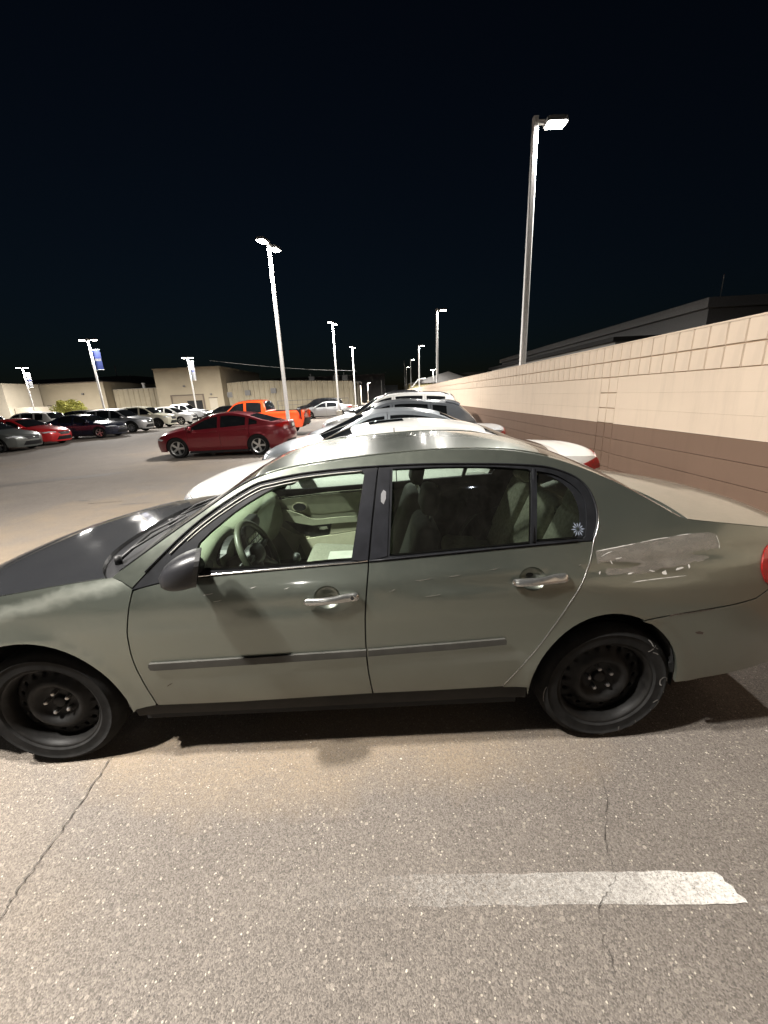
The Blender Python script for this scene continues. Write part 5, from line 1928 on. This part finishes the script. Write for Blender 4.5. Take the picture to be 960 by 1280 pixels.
def make_car(name, label, cat, kind, mat, loc, rz=0.0, L=None, H=None, W=1.80, rims='five', rim_mat=None, group=None,
             handles=None, cladding=False, spoiler=False, rails=False, sunroof=False, roof_mat=None, step=.09, lite=False):
    S = car_surface(kind, L, H, W)
    T, sx, sz = S.T, S.sx, S.sz
    root = thing(name, label, cat, loc, rz, group)
    fx, rx = S.E[:, 0].min(), S.E[:, 0].max()
    sill = .22 if kind in ('sedan', 'fastback') else .30
    if kind == 'pickup':
        sill = .42
    # side outline: along the edge profile, back along the sill with both arches cut
    top = S.edge(0, S.n - 1, 6)
    bot = []
    a0 = math.asin(min(.95, max(-.95, (sill - S.R) / S.aR)))
    for c in (S.wh[1], S.wh[0]):
        for k in range(17):
            a = a0 + (math.pi - 2 * a0) * k / 16
            bot.append((c + S.aR * math.cos(a), S.R + S.aR * math.sin(a)))
    full = dedupe(top + [(S.E[-1, 0] - .05, sill)] + bot + [(S.E[0, 0] + .05, sill)])
    exx = np.array([p[0] for p in S.edge(3, 15.0, 10)])
    exz = np.array([p[1] for p in S.edge(3, 15.0, 10)])
    ez = lambda x: np.interp(x, exx, exz)

    def window(x0, x1):
        xs = np.linspace(x0 * sx, x1 * sx, 14)
        t_ = ez(xs) - .065
        b_ = S.belt(xs) + .012
        ok = t_ > b_ + .02
        xs, t_, b_ = xs[ok], t_[ok], b_[ok]
        return [(x, z) for x, z in zip(xs, b_)] + [(x, z) for x, z in zip(xs[::-1], t_[::-1])]
    wins = [window(*w) for w in T['wins']]
    qw = window(*T['qwin']) if T['qwin'] else None
    g = [q * sx for q in T['gaps']]
    ga = .005
    cuts = [('fender', None, g[0] - ga, []), ('front_door', g[0] + ga, g[1] - ga, [wins[0]]), ('rear_door', g[1] + ga, g[2] - ga, [wins[1]]), ('quarter_panel', g[2] + ga, None, [qw] if qw else [])]
    for sgn in (-1, 1):
        for nm, xa, xb, hs in cuts:
            poly = full
            if xa is not None:
                poly = clipx(poly, xa, False)
            if xb is not None:
                poly = clipx(poly, xb, True)
            part = S.side(nm, poly, mat, root, sgn, hs, 0, step, .015)
            for h in hs:
                S.side('window', h, BLACKGLASS_M, part, sgn, (), .008, step * 1.5, 0)
            if 'door' in nm and not lite:
                hx = xb - .17
                hz = float(S.belt(hx)) - .085
                hy = float(S.hw(hx, hz))
                b = MB().box(hx - .10, hx + .09, min(sgn * (hy - .01), sgn * (hy + .028)), max(sgn * (hy - .01), sgn * (hy + .028)), hz - .014, hz + .014)
                b.build('handle', handles or mat, part)
        # mirror
        mx = g[0] + .12 * sx
        mz = float(S.belt(mx)) + .06
        my = float(S.hw(mx, mz - .05))
        b = MB()
        pts = crom([(mx - .09, 0), (mx - .05, .07), (mx + .03, .075), (mx + .05, 0), (mx + .04, -.06), (mx - .05, -.06)], 3, True)
        y0, y1 = my + .02, my + .20
        n = len(pts)
        vs = [(p[0], sgn * y0, mz + p[1] * .7) for p in pts] + [(p[0] + .01, sgn * (y0 + .1), mz + p[1]) for p in pts] + [(p[0] * .75 + mx * .25 + .03, sgn * y1, mz + p[1] * .7) for p in pts]
        fs = [(i + r * n, (i + 1) % n + r * n, (i + 1) % n + (r + 1) * n, i + (r + 1) * n) for r in range(2) for i in range(n)] + [tuple(range(2 * n, 3 * n)), tuple(range(n))]
        b.add(vs, fs).box(mx - .02, mx + .03, min(sgn * (my - .03), sgn * (my + .05)), max(sgn * (my - .03), sgn * (my + .05)), mz - .05, mz - .02)
        b.build('mirror', mat, root, True)
        # dark inner skin closes the gaps
        S.side('inner_shell', [(fx + .25, sill + .02), (fx + .25, .6)] + [(x, ez(x) - .10) for x in np.linspace(fx + .5, rx - .4, 14)] + [(rx - .25, .6), (rx - .25, sill + .02)], DARK_M, root, sgn, (), .05, .3, 0) if kind != 'pickup' else None
        if not lite:
            b = MB().box(g[0], g[2] - .1, min(sgn * (W / 2 - .09), sgn * (W / 2 - .03)), max(sgn * (W / 2 - .09), sgn * (W / 2 - .03)), sill - .07, sill - .002)
            b.build('sill', TRIM_M, root)
        if cladding:
            for c in S.wh:
                pts = []
                for r in (S.aR - .002, S.aR + .06):
                    row = []
                    for k in range(17):
                        a = a0 + (math.pi - 2 * a0) * k / 16
                        row.append((c + r * math.cos(a), S.R + r * math.sin(a)))
                    pts += row if r < S.aR else row[::-1]
                S.side('arch_trim', pts, TRIM_M, root, sgn, (), -.006, .1, .008)
            S.side('side_trim', [(S.wh[0] + S.aR + .06, sill), (S.wh[1] - S.aR - .06, sill), (S.wh[1] - S.aR - .06, sill + .14), (S.wh[0] + S.aR + .06, sill + .14)], TRIM_M, root, sgn, (), -.006, .12, .008)
    nv = 14
    S.strip('front_bumper', 0, 3, -1, 1, mat, root, 12, nv)
    S.strip('hood', 3.03, 5.94, -1, 1, mat, root, 14, nv, 0, .02)
    S.strip('cowl', 5.9, 6.2, -.98, .98, TRIM_M, root, 3, nv, -.012)
    S.strip('windshield_frame', 6.0, 8.0, -1, 1, mat, root, 10, nv)
    S.strip('windshield', 6.06, 7.9, -.92, .92, BLACKGLASS_M, root, 10, nv, .004)
    S.strip('roof', 8.0, 11.0, -1, 1, roof_mat or mat, root, 16, nv)
    if sunroof:
        S.strip('sunroof', 8.35, 9.25, -.42, .42, BLACKGLASS_M, root, 4, 6, .004)
    S.strip('rear_window_frame', 11.0, 13.0, -1, 1, mat, root, 10, nv)
    S.strip('rear_window', 11.12, 12.75, -.88, .88, BLACKGLASS_M, root, 8, nv, .004)
    if kind == 'pickup':
        zb, zf = S.E[14, 1], .78
        x0, x1 = S.E[13, 0] + .04, S.E[15, 0] - .06
        yw = float(S.hw(1.6, zb)) - .02
        b = MB()
        for sgn in (-1, 1):
            b.box(x0, x1, min(sgn * (yw - .09), sgn * yw), max(sgn * (yw - .09), sgn * yw), zf, zb + .015)
        b.box(x0 - .06, x0, -yw, yw, zf, zb)
        b.build('bed_walls', TRIM_M, root)
        MB().box(x0, x1, -yw + .09, yw - .09, zf - .03, zf).build('bed_floor', TRIM_M, root)
        tg = MB().box(x1 - .002, x1 + .06, -yw + .02, yw - .02, .62, zb + .02).build('tailgate', mat, root)
        MB().box(x1 + .06, x1 + .075, -.13, .13, zb - .13, zb - .07).build('handle', TRIM_M, tg)
        S.strip('rear_bumper', 16.6, 18, -1, 1, TRIM_M, root, 6, nv, .03)
        S.strip('cab_wall', 12.9, 13.0, -1, 1, mat, root, 2, nv)
    else:
        S.strip('trunk_lid' if not T['hatch'] else 'tailgate', 13.02, 16.0, -1, 1, mat, root, 12, nv, 0, .015)
        S.strip('rear_bumper', 16.06, 18, -1, 1, mat, root, 8, nv)
        S.patch('plate_recess', [(15.35, -.28), (15.95, -.28), (15.95, .28), (15.35, .28)], TRIM_M, root, .003, .2)
        S.patch('number_plate', [(15.45, -.20), (15.85, -.20), (15.85, .20), (15.45, .20)], PLATE_M, root, .008, .2)
        S.patch('diffuser', [(17.3, -.8), (17.95, -.8), (17.95, .8), (17.3, .8)], TRIM_M, root, .006, .25)
    # lights and grille
    for sgn in (-1, 1):
        q = [(2.30, sgn * .62), (2.72, sgn * .60), (2.95, sgn * .86), (2.92, sgn * .998), (2.42, sgn * .998)]
        S.patch('headlight', q if sgn > 0 else q[::-1], HEADL_M, root, .006, .1, .01)
        pts = [(x, z) for x, z in S.edge(2.40, 2.95, 12)]
        cx = S.E[2, 0]
        S.side('headlight', pts + [(cx + .30, S.E[3, 1] - .035), (cx + .20, S.E[2, 1] + .03)], HEADL_M, root, sgn, (), -.005, .1, .006)
        if kind == 'pickup':
            tl = [(S.E[15, 0] - .17, .82), (S.E[15, 0] - .01, .80), (S.E[15, 0] - .01, 1.13), (S.E[15, 0] - .15, 1.13)]
            S.side('tail_light', tl, TAILL_M, root, sgn, (), -.01, .1, .02)
            q = [(15.3, sgn * .86), (16.5, sgn * .86), (16.5, sgn * .998), (15.3, sgn * .998)]
            S.patch('tail_light', q if sgn > 0 else q[::-1], TAILL_M, root, .012, .1, .02)
        else:
            q = [(14.95, sgn * .52), (15.6, sgn * .55), (15.72, sgn * .998), (14.98, sgn * .998)]
            S.patch('tail_light', q[::-1] if sgn < 0 else q, TAILL_M, root, .006, .1, .01)
            pts = S.edge(14.98, 15.72, 12)
            S.side('tail_light', pts + [(S.E[15, 0] - .10, S.E[15, 1] - .13), (S.E[15, 0] - .26, S.E[15, 1] - .07)], TAILL_M, root, sgn, (), -.005, .1, .006)
    if kind == 'pickup':
        S.patch('grille', [(1.1, -.55), (2.8, -.58), (2.8, .58), (1.1, .55)], TRIM_M, root, .010, .2, .012)
    else:
        S.patch('grille', [(1.55, -.42), (2.5, -.55), (2.5, .55), (1.55, .42)], TRIM_M, root, .006, .2, .01)
        S.patch('air_intake', [(.35, -.72), (1.15, -.58), (1.15, .58), (.35, .72)], TRIM_M, root, .006, .2, .01)
    S.patch('emblem', [(2.05, -.06), (2.25, -.06), (2.25, .06), (2.05, .06)], CHROME_M, root, .012, .1)
    if spoiler:
        S.strip('spoiler', 10.75, 11.35, -.95, .95, mat, root, 5, nv, .035, .04)
    if rails:
        for sgn in (-1, 1):
            pts = [tuple(S.S(np.array(t), np.array(sgn * .90)) + np.array([0, 0, .045 if 8.4 < t < 10.9 else .0])) for t in np.linspace(8.3, 11.0, 12)]
            MB().tube(pts, .016, 6).build('roof_rail', ALLOYD_M, root, True)
    for x in S.wh:
        wheel_well(S, root, x, S.R, S.aR, W / 2, .32)
        for sgn in (-1, 1):
            add_wheel(root, x, W / 2 - .018, sgn, S.R, T['rr'], .215, rims, rim_mat)
    MB().box(S.wh[0] + S.aR, S.wh[1] - S.aR, -W / 2 + .12, W / 2 - .12, sill - .05, sill + .10).build('underbody', DARK_M, root)
    MB().box(fx + .2, rx - .2, -.5, .5, sill - .03, sill + .12).build('chassis', DARK_M, root)
    return root

# ------------------------------------------------------------------ the row beside the sedan, all nosed left
P_WHITE = paint('white_paint', (0.56, 0.555, 0.53), 0.0, 0.35, 0.8, 0.10)
P_WHITE2 = paint('white_paint_b', (0.54, 0.54, 0.525), 0.0, 0.35, 0.8, 0.06)
P_BLUEGREY = paint('blue_grey_paint', (0.30, 0.33, 0.36), 0.6, 0.32, 0.8, 0.08)
P_GREY = paint('grey_paint', (0.145, 0.160, 0.180), 0.6, 0.32, 0.9, 0.08)
P_BLACK = paint('black_paint', (0.012, 0.012, 0.014), 0.2, 0.25, 0.9, 0.03)
P_RED = paint('dark_red_paint', (0.15, 0.005, 0.012), 0.35, 0.28, 1.0, 0.03)
P_RED2 = paint('bright_red_paint', (0.46, 0.012, 0.016), 0.2, 0.28, 1.0, 0.03)
P_ORANGE = paint('orange_paint', (0.62, 0.062, 0.010), 0.1, 0.28, 1.0, 0.03)
P_SILVER = paint('silver_paint', (0.42, 0.43, 0.44), 0.7, 0.30, 0.9, 0.05)
P_NAVY = paint('navy_paint', (0.010, 0.014, 0.034), 0.3, 0.25, 1.0, 0.03)
P_IVORY = paint('ivory_paint', (0.52, 0.50, 0.40), 0.0, 0.3, 0.9, 0.05)
P_GREEN = paint('grey_green_paint', (0.12, 0.13, 0.125), 0.5, 0.3, 0.9, 0.05)
ROW = 'cars parked in the row along the block wall'
LOT = 'cars parked across the lane on the far left'

ws = make_car('parked_sedan', 'white sedan with sunroof parked just behind the damaged sedan', 'car', 'sedan', P_WHITE, (.06, 5.02, 0), 0, 5.08, 1.42, 1.84, group=ROW, sunroof=True, step=.07)
make_car('parked_sedan', 'pale blue-grey sedan parked second behind the damaged one, between white sedan and grey crossover', 'car', 'sedan', P_BLUEGREY, (.05, 8.0, 0), 0, 4.85, 1.475, 1.84, group=ROW)
make_car('parked_crossover', 'slate grey crossover with black roof spoiler parked third behind the damaged sedan', 'car', 'crossover', P_GREY, (.28, 10.9, 0), 0, 4.65, 1.60, 1.86, group=ROW, spoiler=True, rails=False, cladding=True)
make_car('parked_suv', 'white sport utility with long flat roof, fourth behind the damaged sedan', 'car', 'suv', P_WHITE2, (.42, 13.9, 0), 0, 4.85, 1.78, 1.90, group=ROW, rails=True)
make_car('parked_pickup', 'black pickup parked beyond the white sport utility', 'pickup', 'pickup', P_BLACK, (1.15, 19.2, 0), 0, 5.7, 1.93, 1.98, group=ROW)

# ------------------------------------------------------------------ across the lane
make_car('red_sedan', 'dark red fastback sedan with two-tone alloy wheels standing in the lane', 'car', 'fastback', P_RED, (-5.33, 13.98, 0), math.radians(-1.5), 4.68, 1.42, 1.83, rim_mat=ALLOY_M, step=.06)
make_car('orange_pickup', 'bright orange crew-cab pickup behind the dark red sedan', 'pickup', 'pickup', P_ORANGE, (-6.32, 20.6, 0), math.radians(-2), 5.4, 1.80, 1.89, rims='five', rim_mat=ALLOYD_M, step=.07)
make_car('parked_sedan', 'silver sedan seen side-on right of the orange pickup', 'car', 'sedan', P_SILVER, (-4.7, 36.2, 0), math.radians(-2), 4.75, 1.45, 1.83, group='cars in the far lane')
make_car('parked_suv', 'black sport utility behind the silver sedan', 'car', 'suv', P_BLACK, (-5.9, 40.5, 0), 0, 4.8, 1.75, 1.9, group='cars in the far lane', lite=True)
make_car('parked_sedan', 'black sedan between the grey pickup and the orange pickup', 'car', 'sedan', P_BLACK, (-15.2, 40.0, 0), 0, 4.6, 1.45, 1.8, group='cars in the far lane', lite=True)

# ------------------------------------------------------------------ left row, noses to the lane
PI = math.pi
make_car('parked_sedan', 'grey-green car nose cut by the left edge of the picture', 'car', 'sedan', P_GREEN, (-18.55, 18.75, 0), PI, 4.6, 1.40, 1.82, group=LOT, rims='five')
make_car('parked_sedan', 'bright red sedan with black wheels at the left', 'car', 'sedan', P_RED2, (-19.0, 21.25, 0), PI, 4.6, 1.42, 1.80, group=LOT, rim_mat=ALLOYD_M)
make_car('parked_sedan', 'dark navy sedan with silver wheels between the red sedan and silver crossover', 'car', 'sedan', P_NAVY, (-18.4, 25.1, 0), PI, 4.75, 1.44, 1.83, group=LOT)
make_car('parked_suv', 'silver crossover with black wheel arches right of the navy sedan', 'car', 'suv', P_SILVER, (-18.7, 28.9, 0), PI, 4.5, 1.66, 1.80, group=LOT, cladding=True, rims='ten')
make_car('parked_suv', 'ivory boxy sport utility with black wheels in the left row', 'car', 'suv', P_IVORY, (-19.3, 33.4, 0), PI, 4.6, 1.74, 1.85, group=LOT, cladding=True, rim_mat=ALLOYD_M)
make_car('parked_crossover', 'white crossover right of the ivory sport utility', 'car', 'crossover', P_WHITE2, (-19.2, 37.0, 0), PI, 4.6, 1.62, 1.84, group=LOT)
make_car('parked_pickup', 'light grey pickup at the end of the left row', 'pickup', 'pickup', P_SILVER, (-21.0, 43.0, 0), PI, 5.5, 1.82, 1.9, group=LOT, rims='five', rim_mat=ALLOYD_M)
BACK = 'cars in the second row on the far left'
make_car('parked_suv', 'black long sport utility behind the bright red sedan', 'car', 'suv', P_BLACK, (-24.6, 23.6, 0), 0, 4.9, 1.70, 1.9, group=BACK, lite=True)
make_car('parked_suv', 'white sport utility behind the navy sedan', 'car', 'suv', P_WHITE2, (-25.3, 29.3, 0), 0, 4.6, 1.70, 1.85, group=BACK, lite=True)
make_car('parked_suv', 'dark sport utility behind the silver crossover', 'car', 'suv', P_BLACK, (-25.3, 34.0, 0), 0, 4.8, 1.66, 1.85, group=BACK, lite=True)
make_car('parked_crossover', 'white crossover in the second row behind the ivory one', 'car', 'crossover', P_WHITE2, (-25.4, 38.6, 0), 0, 4.6, 1.66, 1.85, group=BACK, lite=True)
